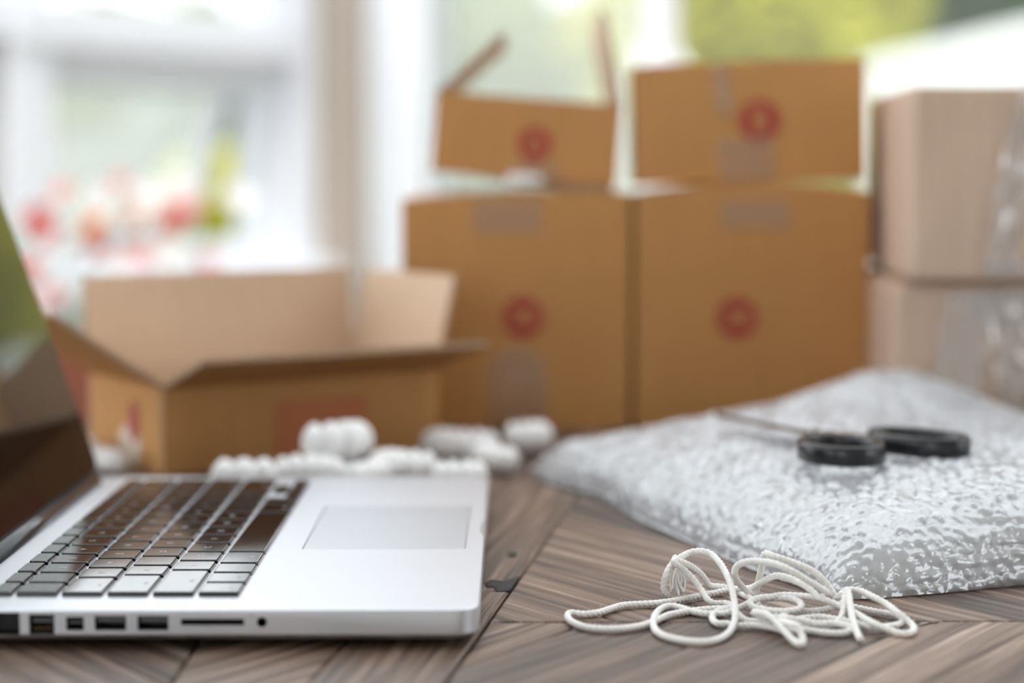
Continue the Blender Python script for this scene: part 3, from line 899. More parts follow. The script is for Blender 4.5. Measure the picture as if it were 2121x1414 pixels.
# open box in the middle, flaps spread
OB = thing('cardboard_box', 'open brown cardboard box with spread flaps behind the laptop', 'box', (-0.2215, 1.205, 0.0), (0, 0, math.radians(35)))
ow, od, oh = 0.208, 0.118, 0.0550
shell(OB, ow, od, oh, KR)
def a(deg): return math.cos(math.radians(deg)), math.sin(math.radians(deg))
c_, s_ = a(19); flap(OB, (0, 0, oh), (ow, 0, oh), (0, -c_, s_), 0.066, KR)
c_, s_ = a(34); flap(OB, (0, od, oh), (0, 0, oh), (-c_, 0, s_), 0.088, KR)
c_, s_ = a(82); flap(OB, (ow, od, oh), (0, od, oh), (0, c_, s_), 0.066, KR)
c_, s_ = a(76); flap(OB, (ow, 0, oh), (ow, od, oh), (c_, 0, s_), 0.066, KR)
# prints on its faces: an orange-red panel in front, a small red and white sticker on the side
mesh_obj('orange_print', [(0.080, -0.0004, 0.006), (0.150, -0.0004, 0.006), (0.150, -0.0004, 0.041), (0.080, -0.0004, 0.041)], [(0, 1, 2, 3)], M['orange_ink'], OB)
def blob(name, cy, cz, ry, rz, mat, x=-0.0004, seed=0):
    n = 24
    V = [(x, cy + ry * math.cos(2 * PI * i / n) * (1 + 0.25 * noise.noise(Vector((math.cos(2 * PI * i / n), math.sin(2 * PI * i / n), seed)))),
          cz + rz * math.sin(2 * PI * i / n)) for i in range(n)]
    return mesh_obj(name, V, [tuple(range(n - 1, -1, -1))], mat, OB)
blob('white_sticker', 0.050, 0.014, 0.017, 0.013, M['white_ink'], -0.0004, 2)
blob('red_sticker', 0.044, 0.030, 0.007, 0.014, M['red_ink'], -0.0008, 5)

# small reddish box behind the laptop lid
RB = thing('cardboard_box', 'small reddish brown box between laptop screen and open box', 'box', (-0.470, 1.455, 0.0), (0, 0, math.radians(6)))
C4 = crest_of(0.058, 0.059, 0.058)
shell(RB, 0.150, 0.12, 0.0575, RK, crest=C4); bulged_lid(RB, 0.150, 0.12, RK, C4)

# ------------------------------------------------------------------ foam packing peanuts
def peanut(center, L, r, rz, bend, lobes, label, tilt=0.0):
    n = lobes * 8
    P = []
    for i in range(n + 1):
        t = i / n - 0.5
        P.append(Vector((L * t, bend * L * (t * t * 4 - 0.5), 0.0)))
    def sec(kk, s):
        t = kk / n
        e = math.sqrt(max(0.0, 1 - abs(2 * t - 1) ** 6))
        rr = r * (0.66 + 0.34 * abs(math.sin(PI * t * lobes)) ** 0.8) * max(0.12, e)
        return [(rr * math.cos(2 * PI * j / 14), rr * math.sin(2 * PI * j / 14)) for j in range(14)]
    V, F = sweep(P, sec)
    o = mesh_obj('packing_peanut', V, F, M['foam'], None, True)
    o.location = center; o.rotation_euler = (0, tilt, rz)
    return tag(o, label, 'packing peanut', 'foam packing peanuts')
PN = [
    ((-0.160, 1.134, 0.0112), 0.038, 0.0114, 0.10, 0.10, 3, 'white ridged foam peanut farthest left along the laptop edge'),
    ((-0.122, 1.139, 0.0116), 0.042, 0.0118, -0.15, -0.15, 5, 'white ridged foam peanut second from the left along the laptop edge'),
    ((-0.109, 1.172, 0.0270), 0.040, 0.0130, 0.5, 0.25, 4, 'largest foam peanut, propped on others before the orange print'),
    ((-0.113, 1.168, 0.0080), 0.042, 0.0080, 0.2, 0.1, 4, 'foam peanut half hidden beneath the largest peanut'),
    ((-0.088, 1.140, 0.0100), 0.034, 0.0100, 1.0, 0.1, 4, 'white foam peanut just right of the largest one, by the laptop edge'),
    ((-0.066, 1.162, 0.0120), 0.040, 0.0120, -0.3, 0.2, 5, 'curved foam peanut in the middle, before the open box corner'),
    ((-0.031, 1.130, 0.0110), 0.032, 0.0110, 0.05, 0.1, 4, 'foam peanut at the far front corner of the laptop'),
    ((-0.034, 1.262, 0.0115), 0.050, 0.0115, -0.25, 0.2, 6, 'long foam peanut before the tall left box'),
    ((-0.010, 1.215, 0.0095), 0.036, 0.0095, -0.8, 0.2, 4, 'foam peanut touching the left tip of the bubble wrap'),
    ((0.010, 1.290, 0.0120), 0.030, 0.0120, 0.3, 0.15, 4, 'foam peanut behind the bubble wrap tip, against the tall box'),
    ((-0.285, 1.250, 0.0100), 0.040, 0.0100, 2.2, 0.1, 4, 'foam peanut between laptop screen and open box'),
    ((-0.262, 1.215, 0.0085), 0.034, 0.0085, 2.5, 0.1, 4, 'foam peanut at the side of the open box by the hinge'),
]
for p in PN: peanut(*p)
peanut((0.0100, 1.4420, 0.1855), 0.030, 0.0050, 0.1, 0.05, 3, 'little foam peanut squeezed between the left stacked boxes')

# ------------------------------------------------------------------ folded bubble wrap
WC = Vector((0.146, 0.853, 0.0)); WU = Vector((0.957, 0.290, 0.0)); WV = Vector((-0.345, 0.938, 0.0))
WL, WD = 0.46, 0.385                     # along the front edge, along the left edge
def wrap_axis(L, rad, step):
    """positions along one axis with rounded ends: list of (pos, height factor, arc length)"""
    out = []; arc = rad * PI / 2
    tot = 2 * arc + (L - 2 * rad)
    n = int(tot / step)
    for i in range(n + 1):
        s = tot * i / n
        if s < arc:
            th = s / rad; out.append((rad * (1 - math.cos(th)), math.sin(th), s))
        elif s > tot - arc:
            th = (tot - s) / rad; out.append((L - rad * (1 - math.cos(th)), math.sin(th), s))
        else:
            out.append((rad + s - arc, 1.0, s))
    return out
def fbm(x, y, z=0.0):
    return noise.noise(Vector((x, y, z)))
def sstep(a, b, x):
    t = min(1, max(0, (x - a) / (b - a))); return t * t * (3 - 2 * t)
def wrap_height(u, v):
    """top surface height of the pad at (u, v) metres"""
    h = 0.0285 + 0.011 * sstep(0.0, 0.12, u)
    h -= 0.004 * sstep(0.15, 0.38, v) * (1 - sstep(0.05, 0.2, u))
    h -= 0.011 * sstep(0.16, 0.34, v) * sstep(0.10, 0.25, u)
    du, dv = u - 0.237, v - 0.385
    h += 0.038 * math.exp(-(du * du) / (2 * (0.050 if du < 0 else 0.042) ** 2) - (dv * dv) / (2 * 0.060 ** 2))
    h += 0.0055 * fbm(u * 11, v * 11, 3.1) + 0.0022 * fbm(u * 26, v * 26, 7.7) + 0.0006 * fbm(u * 60, v * 60, 2.2)
    return h
def bubble(p, q, pitch=0.0082):
    """dome height of the nearest bubble of a hexagonal sheet at arc coordinates p, q"""
    rh = pitch * 0.866
    j = round(q / rh); best = 9
    for jj in (j - 1, j, j + 1):
        ox = 0.5 * pitch if jj % 2 else 0.0
        i = round((p - ox) / pitch)
        d = math.hypot(p - ox - i * pitch, q - jj * rh)
        best = min(best, d)
    t = best / (pitch * 0.46)
    return math.sqrt(1 - t * t) if t < 1 else 0.0
def build_wrap(name, parent, step, u0, u1, v0, v1, hfun, rad, radv, amp, zbase, crease, mat='wrap'):
    A = wrap_axis(u1 - u0, rad, step); B = wrap_axis(v1 - v0, radv, step)
    na, nb = len(A), len(B)
    P = []
    for bq, (pv, fv, sv) in enumerate(B):
        for ai, (pu, fu, su) in enumerate(A):
            u, v = u0 + pu, v0 + pv
            v *= 1 - 0.30 * sstep(0.25, 0.37, u)
            f = fu * fv if (fu < 1 and fv < 1) else min(fu, fv)
            h = hfun(u, v)
            # loose folded edges: wander of the outline
            wob = 0.011 * fbm(u * 9, v * 9, 1.3) * (1 - f)
            P.append(WC + WU * (u + wob) + WV * (v + wob) + Vector((0, 0, zbase + h * f)))
    V = []
    for b in range(nb):
        for a in range(na):
            i = b * na + a
            p = P[i]
            du = P[b * na + min(a + 1, na - 1)] - P[b * na + max(a - 1, 0)]
            dv = P[min(b + 1, nb - 1) * na + a] - P[max(b - 1, 0) * na + a]
            n = du.cross(dv)
            n = n.normalized() if n.length > 1e-12 else Vector((0, 0, 1))
            su, sv = A[a][2], B[b][2]
            wx = 0.0030 * fbm(su * 60, sv * 60, 2.0); wy = 0.0030 * fbm(su * 60, sv * 60, 9.0)
            pop = 0.25 + 0.75 * sstep(-0.30, 0.30, fbm(su * 70, sv * 70, 5.0))
            d = amp * bubble(su + wx, sv + wy) * pop * (0.55 + 0.45 * min(A[a][1], B[b][1]) ** 2)
            d += 0.00025 * fbm(su * 260, sv * 260, 4.0) + 0.0004 * fbm(su * 90, sv * 200, 6.0)
            if crease:
                f = min(A[a][1], B[b][1])
                if f < 1:
                    # folded layers show as creases along the sides
                    lay = p.z / 0.0085 + 0.9 * fbm(su * 9, sv * 9, 8.0)
                    d -= 0.0026 * sstep(-0.2, 0.35, fbm(su * 14, sv * 14, 15.0)) * (1 - f * 0.6) * (1 - abs(math.sin(PI * lay))) ** 3
            q = p + n * d
            if q.z < 0.0006: q.z = 0.0006
            V.append(q)
    F = [(b * na + a, b * na + a + 1, (b + 1) * na + a + 1, (b + 1) * na + a) for b in range(nb - 1) for a in range(na - 1)]
    return mesh_obj(name, V, F, M[mat], parent, True)
wrap = thing('bubble_wrap', 'folded clear bubble wrap sheet lying in front of the boxes', 'bubble wrap', tuple(WC))
wi = Matrix.Translation(-WC)
top = build_wrap('folded_sheet', wrap, 0.00135, 0.0, WL, 0.0, WD, wrap_height, 0.032, 0.044, 0.0020, 0.003, True)
lower = build_wrap('bottom_layer', wrap, 0.0015, -0.001, WL + 0.001, -0.002, WD - 0.01, lambda u, v: 0.0050 + 0.0022 * fbm(u * 22, v * 22), 0.0042, 0.0042, 0.0020, 0.0006, False)
inner = build_wrap('inner_layer', wrap, 0.0026, 0.006, WL - 0.006, 0.006, WD - 0.006, lambda u, v: wrap_height(u, v) - 0.0045, 0.030, 0.042, 0.0012, 0.003, True, 'wrap_in')
for o in (top, lower, inner): o.data.transform(wi)

# ------------------------------------------------------------------ scissors on the bubble wrap
def wz(x, y):
    d = Vector((x, y, 0)) - WC
    return 0.003 + wrap_height(d.dot(WU) , d.dot(WV)) + 0.0020
SCX, SCY = 0.1800, 1.0330
ang = math.radians(120)                  # blades point away to the left
scis = thing('scissors', 'black handled scissors lying on the bubble wrap', 'scissors', (SCX, SCY, wz(SCX, SCY) + 0.0010), (math.radians(0), math.radians(0), ang))
def handle_ring(cx, cy, rx, ry, rot, zc):
    pts = [(cx + rx * math.cos(t) * math.cos(rot) - ry * math.sin(t) * math.sin(rot), cy + rx * math.cos(t) * math.sin(rot) + ry * math.sin(t) * math.cos(rot), zc) for t in [2 * PI * i / 48 for i in range(48)]]
    P = [Vector(p) for p in pts]
    hw, hh, c = 0.0023, 0.0052, 0.0009
    sec = [(-hh, -hw + c), (-hh + c, -hw), (hh - c, -hw), (hh, -hw + c), (hh, hw - c), (hh - c, hw), (-hh + c, hw), (-hh, hw - c)]
    V, F = sweep(P, lambda k_, s: sec, closed=True)
    return mesh_obj('handle', V, F, M['handle'], scis, True)
def blade(pts, z0, z1, name='blade'):
    V = [(x, y, z0) for x, y in pts] + [(x, y, z1) for x, y in pts]
    n = len(pts)
    F = [tuple(range(n - 1, -1, -1)), tuple(range(n, 2 * n))] + [(i, (i + 1) % n, n + (i + 1) % n, n + i) for i in range(n)]
    return mesh_obj(name, V, F, M['steel'], scis)
# local +x = towards the tips
h1_ = handle_ring(-0.030, 0.0265, 0.0245, 0.0195, math.radians(-14), 0.0062)
h2_ = handle_ring(-0.034, -0.0235, 0.0280, 0.0175, math.radians(12), 0.0072)
blade([(-0.012, 0.012), (0.010, 0.004), (0.030, -0.004), (0.115, -0.0012), (0.112, 0.0002), (0.032, 0.0032), (0.012, 0.0105), (-0.008, 0.016)], 0.0052, 0.0066)
blade([(-0.010, -0.016), (0.012, -0.0085), (0.032, 0.0030), (0.115, 0.0022), (0.112, 0.0040), (0.032, 0.0085), (0.010, -0.0015), (-0.013, -0.0105)], 0.0067, 0.0081)
V, F = lathe([(0.0, 0.0048), (0.0036, 0.0048), (0.0036, 0.0086), (0.0030, 0.0094), (0.0, 0.0096)], 20, (0.024, 0.001, 0))
mesh_obj('pivot_screw', V, F, M['steel'], scis)

# ------------------------------------------------------------------ cotton cord
ROPE = [(0.0710, 0.8549, 0.0015), (0.0687, 0.8535, 0.0040), (0.0685, 0.8525, 0.0080), (0.0696, 0.8506, 0.0130), (0.0728, 0.8553, 0.0170), (0.0773, 0.8560, 0.0200), (0.0823, 0.8608, 0.0210), (0.0862, 0.8579, 0.0220), (0.0902, 0.8562, 0.0210), (0.0930, 0.8478, 0.0190), (0.0951, 0.8405, 0.0160), (0.0961, 0.8298, 0.0130), (0.0964, 0.8215, 0.0100), (0.0962, 0.8136, 0.0070), (0.0953, 0.8036, 0.0050), (0.0937, 0.7955, 0.0030), (0.0904, 0.7866, 0.0015), (0.0856, 0.7773, 0.0015), (0.0794, 0.7723, 0.0015), (0.0721, 0.7738, 0.0015), (0.0654, 0.7796, 0.0015), (0.0613, 0.7873, 0.0015), (0.0601, 0.7985, 0.0015), (0.0610, 0.8090, 0.0025), (0.0639, 0.8259, 0.0015), (0.0677, 0.8346, 0.0015), (0.0718, 0.8369, 0.0015), (0.0754, 0.8323, 0.0015), (0.0789, 0.8264, 0.0015), (0.0833, 0.8225, 0.0015), (0.0884, 0.8216, 0.0015), (0.0934, 0.8204, 0.0020), (0.0973, 0.8228, 0.0030), (0.1040, 0.8304, 0.0040), (0.1080, 0.8354, 0.0050), (0.1148, 0.8323, 0.0060), (0.1231, 0.8310, 0.0060), (0.1262, 0.8227, 0.0060), (0.1249, 0.8165, 0.0050), (0.1189, 0.8138, 0.0045), (0.1105, 0.8155, 0.0045), (0.1052, 0.8197, 0.0050), (0.1038, 0.8245, 0.0060), (0.1084, 0.8285, 0.0070), (0.1145, 0.8304, 0.0070), (0.1201, 0.8342, 0.0070), (0.1274, 0.8323, 0.0070), (0.1354, 0.8295, 0.0070), (0.1389, 0.8254, 0.0090), (0.1334, 0.8173, 0.0140), (0.1255, 0.8071, 0.0200), (0.1192, 0.8059, 0.0240), (0.1135, 0.8092, 0.0260), (0.1081, 0.8152, 0.0260), (0.1026, 0.8206, 0.0250), (0.0992, 0.8272, 0.0220), (0.0986, 0.8366, 0.0170), (0.1008, 0.8463, 0.0110), (0.1046, 0.8531, 0.0060), (0.1084, 0.8537, 0.0030), (0.1106, 0.8557, 0.0030), (0.1111, 0.8514, 0.0090), (0.1109, 0.8406, 0.0170), (0.1105, 0.8326, 0.0230), (0.1105, 0.8281, 0.0270), (0.1114, 0.8277, 0.0275), (0.1133, 0.8235, 0.0270), (0.1195, 0.8230, 0.0250), (0.1256, 0.8214, 0.0230), (0.1325, 0.8253, 0.0190), (0.1385, 0.8333, 0.0130), (0.1420, 0.8335, 0.0080), (0.1439, 0.8332, 0.0040), (0.1416, 0.8283, 0.0030), (0.1387, 0.8285, 0.0020), (0.1326, 0.8244, 0.0020), (0.1271, 0.8238, 0.0020), (0.1201, 0.8160, 0.0025), (0.1147, 0.8069, 0.0030), (0.1168, 0.8017, 0.0030), (0.1259, 0.8077, 0.0030), (0.1323, 0.8095, 0.0030), (0.1379, 0.8060, 0.0030), (0.1433, 0.8017, 0.0030), (0.1472, 0.7966, 0.0030), (0.1501, 0.7948, 0.0020), (0.1542, 0.7948, 0.0020), (0.1611, 0.7993, 0.0015), (0.1656, 0.8015, 0.0020), (0.1683, 0.8110, 0.0020), (0.1661, 0.8181, 0.0020), (0.1614, 0.8217, 0.0020), (0.1560, 0.8267, 0.0020), (0.1504, 0.8304, 0.0025), (0.1460, 0.8295, 0.0040), (0.1417, 0.8264, 0.0060), (0.1426, 0.8226, 0.0090), (0.1470, 0.8265, 0.0110), (0.1522, 0.8250, 0.0110), (0.1564, 0.8182, 0.0100), (0.1615, 0.8122, 0.0080), (0.1648, 0.8039, 0.0060), (0.1687, 0.8025, 0.0030), (0.1703, 0.7976, 0.0015), (0.1674, 0.7876, 0.0015), (0.1632, 0.7857, 0.0015), (0.1591, 0.7889, 0.0020), (0.1534, 0.7911, 0.0040), (0.1491, 0.8002, 0.0050), (0.1465, 0.8086, 0.0055), (0.1434, 0.8145, 0.0060), (0.1399, 0.8184, 0.0070), (0.1337, 0.8189, 0.0090), (0.1325, 0.8219, 0.0100), (0.1284, 0.8255, 0.0130), (0.1229, 0.8310, 0.0150), (0.1173, 0.8333, 0.0160), (0.1131, 0.8392, 0.0130), (0.1108, 0.8475, 0.0090), (0.1087, 0.8576, 0.0050), (0.1029, 0.8635, 0.0030), (0.1015, 0.8673, 0.0025), (0.0955, 0.8693, 0.0030), (0.0906, 0.8667, 0.0040), (0.0875, 0.8613, 0.0090), (0.0829, 0.8576, 0.0140), (0.0770, 0.8516, 0.0180), (0.0745, 0.8514, 0.0190), (0.0727, 0.8500, 0.0200), (0.0726, 0.8482, 0.0185), (0.0761, 0.8512, 0.0160), (0.0812, 0.8521, 0.0110), (0.0852, 0.8502, 0.0060), (0.0876, 0.8415, 0.0030), (0.0903, 0.8404, 0.0015), (0.0946, 0.8422, 0.0015), (0.0968, 0.8369, 0.0020), (0.0979, 0.8178, 0.0025), (0.1007, 0.8096, 0.0015), (0.1070, 0.8041, 0.0020), (0.1142, 0.7976, 0.0015), (0.1236, 0.7926, 0.0015), (0.1308, 0.7876, 0.0015), (0.1387, 0.7868, 0.0015), (0.1431, 0.7894, 0.0025), (0.1412, 0.7899, 0.0040), (0.1359, 0.7941, 0.0040), (0.1278, 0.7938, 0.0040), (0.1219, 0.7951, 0.0050), (0.1120, 0.7940, 0.0065), (0.1066, 0.8020, 0.0050), (0.1029, 0.8048, 0.0060), (0.1050, 0.7993, 0.0075), (0.1079, 0.7936, 0.0075), (0.1111, 0.7871, 0.0055), (0.1135, 0.7788, 0.0035), (0.1160, 0.7711, 0.0020), (0.1175, 0.7671, 0.0015), (0.1195, 0.7703, 0.0022), (0.1188, 0.7735, 0.0050), (0.1178, 0.7747, 0.0065), (0.1187, 0.7756, 0.0075), (0.1167, 0.7764, 0.0075), (0.1143, 0.7876, 0.0060), (0.1102, 0.8044, 0.0040), (0.1086, 0.8397, 0.0025), (0.1054, 0.8594, 0.0015), (0.1028, 0.8674, 0.0015), (0.0995, 0.8674, 0.0015), (0.0949, 0.8642, 0.0015), (0.0859, 0.8571, 0.0015), (0.0769, 0.8498, 0.0015), (0.0661, 0.8426, 0.0015), (0.0578, 0.8404, 0.0015), (0.0496, 0.8381, 0.0015), (0.0431, 0.8306, 0.0015), (0.0380, 0.8242, 0.0015), (0.0307, 0.8208, 0.0015), (0.0264, 0.8221, 0.0020), (0.0243, 0.8192, 0.0020), (0.0245, 0.8112, 0.0015), (0.0281, 0.8017, 0.0015), (0.0337, 0.7960, 0.0015), (0.0413, 0.7941, 0.0015), (0.0491, 0.7960, 0.0015), (0.0551, 0.8001, 0.0015), (0.0594, 0.8053, 0.0015), (0.0629, 0.8107, 0.0015), (0.0683, 0.8196, 0.0015), (0.0768, 0.8259, 0.0015), (0.0852, 0.8299, 0.0015), (0.0926, 0.8316, 0.0015), (0.0967, 0.8323, 0.0015), (0.0941, 0.8272, 0.0020), (0.0908, 0.8255, 0.0020), (0.0876, 0.8199, 0.0015), (0.0864, 0.8099, 0.0015), (0.0883, 0.8030, 0.0015), (0.0923, 0.8041, 0.0015), (0.0957, 0.7993, 0.0015), (0.0950, 0.7993, 0.0015), (0.1022, 0.7990, 0.0020), (0.1098, 0.7948, 0.0020), (0.1164, 0.7901, 0.0015), (0.1260, 0.7956, 0.0020), (0.1341, 0.7956, 0.0020), (0.1412, 0.8062, 0.0040), (0.1437, 0.8152, 0.0090), (0.1459, 0.8211, 0.0125), (0.1457, 0.8145, 0.0100), (0.1446, 0.8026, 0.0065), (0.1440, 0.7924, 0.0040), (0.1439, 0.7824, 0.0020), (0.1439, 0.7763, 0.0015)]
rope = thing('cotton_cord', 'tangled white twisted cotton cord on the table before the bubble wrap', 'cord', (0.1, 0.83, 0.0))
path = catmull(ROPE, 0.00042)
# even out the path, then keep it above the boards
for _ in range(30):
    path = [path[0]] + [(path[i - 1] + path[i] * 2 + path[i + 1]) / 4 for i in range(1, len(path) - 1)] + [path[-1]]
for p in path: p.z = max(p.z, 0.00145)
RR = 0.00150
def cord_sec(k_, s):
    tw = s * 2 * PI / 0.0072
    out = []
    for j in range(15):
        t = 2 * PI * j / 15
        out.append(((RR * (0.76 + 0.28 * abs(math.cos(1.5 * (t - tw))))) * math.cos(t), (RR * (0.76 + 0.28 * abs(math.cos(1.5 * (t - tw))))) * math.sin(t)))
    return out
V, F = sweep(path, cord_sec)
oc = Vector((0.1, 0.83, 0.0))
mesh_obj('twisted_strand', [Vector(v) - oc for v in V], F, M['cotton'], rope, True)
random.seed(5)
base = Vector((0.0749, 0.8528, 0.0160))
tip = Vector((0.0752, 0.8538, 0.0035))
for i in range(34):
    e = tip + Vector((random.uniform(-0.0035, 0.0030), random.uniform(-0.003, 0.003), random.uniform(-0.0008, 0.003)))
    m = (base + e) / 2 + Vector((random.uniform(-0.0018, 0.0022), random.uniform(-0.0015, 0.0015), 0))
    pp = catmull([base, m, e], 0.0008)
    V, F = tube([p - oc for p in pp], lambda kk: 0.00052, 5)
    mesh_obj('frayed_yarn', V, F, M['cotton'], rope, True)
# whipping knot above the frayed end
V, F = tube([p - oc for p in catmull([(0.0733, 0.8530, 0.0205), (0.0745, 0.8515, 0.0190), (0.0758, 0.8530, 0.0178), (0.0750, 0.8548, 0.0180), (0.0738, 0.8535, 0.0195)], 0.0005)], 0.0013, 10)
mesh_obj('knot', V, F, M['cotton'], rope, True)
# fine stray fibres standing off the cord
random.seed(8)
bmv = []; bmf = []
for i in range(140):
    q = random.choice(path[60:-60]); d = Vector((random.gauss(0, 1), random.gauss(0, 1), random.gauss(0.3, 1))).normalized()
    pts = catmull([q, q + d * 0.0028 + Vector((0, 0, 0.0005)), q + d * 0.0042 + Vector((random.uniform(-.002, .002), 0, random.uniform(-.001, .002)))], 0.001)
    pts = [p - oc for p in pts if p.z > 0.0003]
    if len(pts) < 3: continue
    v, f = tube(pts, 0.000035, 3); o0 = len(bmv)
    bmv += v; bmf += [tuple(i_ + o0 for i_ in ff) for ff in f]
fz = mesh_obj('stray_fibre', bmv, bmf, M['cotton'], rope); fz['kind'] = 'stuff'

# ------------------------------------------------------------------ flowers by the bay window
bench = thing('window_bench', 'low white bench under the left window carrying the flower trough', 'bench', (-0.86, 3.05, FZ), (0, 0, math.radians(40)))
box_obj('bench_top', (-0.42, -0.13, 0.32), (0.42, 0.13, 0.36), M['white'], bench, 0.004)
for x in (-0.38, 0.34):
    for y in (-0.11, 0.07): box_obj('leg', (x, y, 0.0), (x + 0.04, y + 0.04, 0.32), M['white'], bench, 0.003)
trough = thing('flower_trough', 'white flower trough on the bench by the left window', 'planter', (-0.86, 3.05, FZ + 0.36), (0, 0, math.radians(40)))
V, F = stack([[(-0.34, -0.07, 0), (0.34, -0.07, 0), (0.34, 0.07, 0), (-0.34, 0.07, 0)], [(-0.37, -0.095, 0.22), (0.37, -0.095, 0.22), (0.37, 0.095, 0.22), (-0.37, 0.095, 0.22)],
              [(-0.35, -0.08, 0.22), (0.35, -0.08, 0.22), (0.35, 0.08, 0.22), (-0.35, 0.08, 0.22)], [(-0.345, -0.075, 0.19), (0.345, -0.075, 0.19), (0.345, 0.075, 0.19), (-0.345, 0.075, 0.19)]])
mesh_obj('trough_body', V, F[:-1], M['white'], trough)
mesh_obj('soil', [(-0.345, -0.075, 0.192), (0.345, -0.075, 0.192), (0.345, 0.075, 0.192), (-0.345, 0.075, 0.192)], [(0, 1, 2, 3)], M['bark'], trough)
PET = {'red': leaf_mat('red_petal', (0.62, 0.07, 0.05), 0.15), 'orange': leaf_mat('orange_petal', (0.70, 0.22, 0.06), 0.15),
       'pink': leaf_mat('pink_petal', (0.78, 0.36, 0.36), 0.15), 'white': leaf_mat('white_petal', (0.88, 0.86, 0.86), 0.04)}
LEAFM = leaf_mat('flower_leaf', (0.16, 0.30, 0.07), 0.3)
def bloom(c, nrm, r, mat, parent):
    nrm = Vector(nrm).normalized(); t = nrm.orthogonal().normalized(); b = nrm.cross(t)
    V = []; F = []
    for ly, (npet, rr, lift) in enumerate(((6, r, 0.25), (5, r * 0.72, 0.6))):
        for k_ in range(npet):
            a_ = 2 * PI * (k_ + 0.5 * ly) / npet
            d = t * math.cos(a_) + b * math.sin(a_); e = nrm.cross(d)
            i0 = len(V)
            for s, w in ((0.05, 0.08), (0.45, 0.42), (0.85, 0.40), (1.0, 0.12)):
                z = lift * rr * s * s
                V += [c + d * rr * s + e * rr * w * 0.9 + nrm * (z + 0.05 * rr), c + d * rr * s + nrm * z, c + d * rr * s - e * rr * w * 0.9 + nrm * (z + 0.05 * rr)]
            for q in range(3):
                for h in range(2): F.append((i0 + q * 3 + h, i0 + q * 3 + h + 1, i0 + q * 3 + h + 4, i0 + q * 3 + h + 3))
    return mesh_obj('flower', V, F, mat, parent, True)
def flower_plant(label, base_, heads, leaves, seed):
    random.seed(seed)
    t = thing('flowering_plant', label, 'plant', base_, (0, 0, 0), 'flowers by the bay window')
    B0 = Vector(base_)
    for (x, y, z, r, colr) in heads:
        c = Vector((x, y, z)) - B0
        mid = c * 0.5 + Vector((random.uniform(-0.02, 0.02), random.uniform(-0.02, 0.02), 0.02))
        V, F = tube(catmull([(0, 0, 0), mid, c], 0.03), 0.0022, 6)
        mesh_obj('stem', V, F, LEAFM, t, True)
        bloom(c, (random.uniform(-0.3, 0.5), random.uniform(-1, -0.4), random.uniform(0.2, 0.8)), r, PET[colr], t)
    for i in range(leaves):
        a_ = random.uniform(0, 2 * PI); l = random.uniform(0.07, 0.13)
        d = Vector((math.cos(a_), math.sin(a_), random.uniform(0.2, 1.1))).normalized(); e = d.cross(Vector((0, 0, 1))).normalized()
        o0 = d * 0.01 + Vector((0, 0, 0.01))
        V = [o0, o0 + d * l * 0.4 + e * l * 0.17, o0 + d * l * 0.4, o0 + d * l * 0.4 - e * l * 0.17, o0 + d * l * 0.75 + e * l * 0.13 - Vector((0, 0, 0.01)), o0 + d * l * 0.75 - Vector((0, 0, 0.01)), o0 + d * l * 0.75 - e * l * 0.13 - Vector((0, 0, 0.01)), o0 + d * l - Vector((0, 0, 0.03))]
        mesh_obj('leaf', V, [(0, 1, 2), (0, 2, 3), (1, 4, 5, 2), (2, 5, 6, 3), (4, 7, 5), (5, 7, 6)], LEAFM, t, True)
ZP = FZ + 0.36 + 0.19
def tp(u, v=0.0):
    a_ = math.radians(40); return (-0.86 + u * math.cos(a_) - v * math.sin(a_), 3.05 + u * math.sin(a_) + v * math.cos(a_), ZP)
flower_plant('red flowers at the left end of the trough, beside the window post', tp(-0.27), [(-0.706, 2.850, 0.115, 0.022, 'red'), (-0.701, 2.900, 0.096, 0.019, 'red'), (-0.706, 2.800, 0.043, 0.021, 'red'), (-0.687, 2.850, 0.004, 0.019, 'pink'), (-0.708, 2.800, -0.014, 0.021, 'white')], 12, 23)
flower_plant('orange flowers in the trough left of the middle', tp(-0.09), [(-0.642, 2.950, 0.101, 0.024, 'orange'), (-0.636, 2.950, 0.068, 0.021, 'red'), (-0.659, 3.050, 0.144, 0.026, 'white'), (-0.701, 3.000, 0.152, 0.020, 'pink'), (-0.687, 2.900, 0.066, 0.026, 'white')], 12, 41)
flower_plant('pink and white flowers in the middle of the trough', tp(0.09), [(-0.586, 3.000, 0.054, 0.023, 'pink'), (-0.608, 3.100, 0.112, 0.020, 'orange'), (-0.598, 3.150, 0.146, 0.029, 'white'), (-0.610, 2.950, 0.042, 0.025, 'white'), (-0.641, 3.150, 0.166, 0.017, 'pink')], 12, 59)
flower_plant('red and white flowers at the right end of the trough', tp(0.27), [(-0.551, 3.150, 0.115, 0.025, 'red'), (-0.567, 3.150, 0.095, 0.019, 'red'), (-0.527, 3.200, 0.121, 0.019, 'pink'), (-0.559, 3.250, 0.157, 0.028, 'white'), (-0.555, 3.100, 0.050, 0.028, 'white'), (-0.508, 3.200, 0.033, 0.019, 'pink'), (-0.473, 3.300, 0.135, 0.035, 'white')], 12, 77)

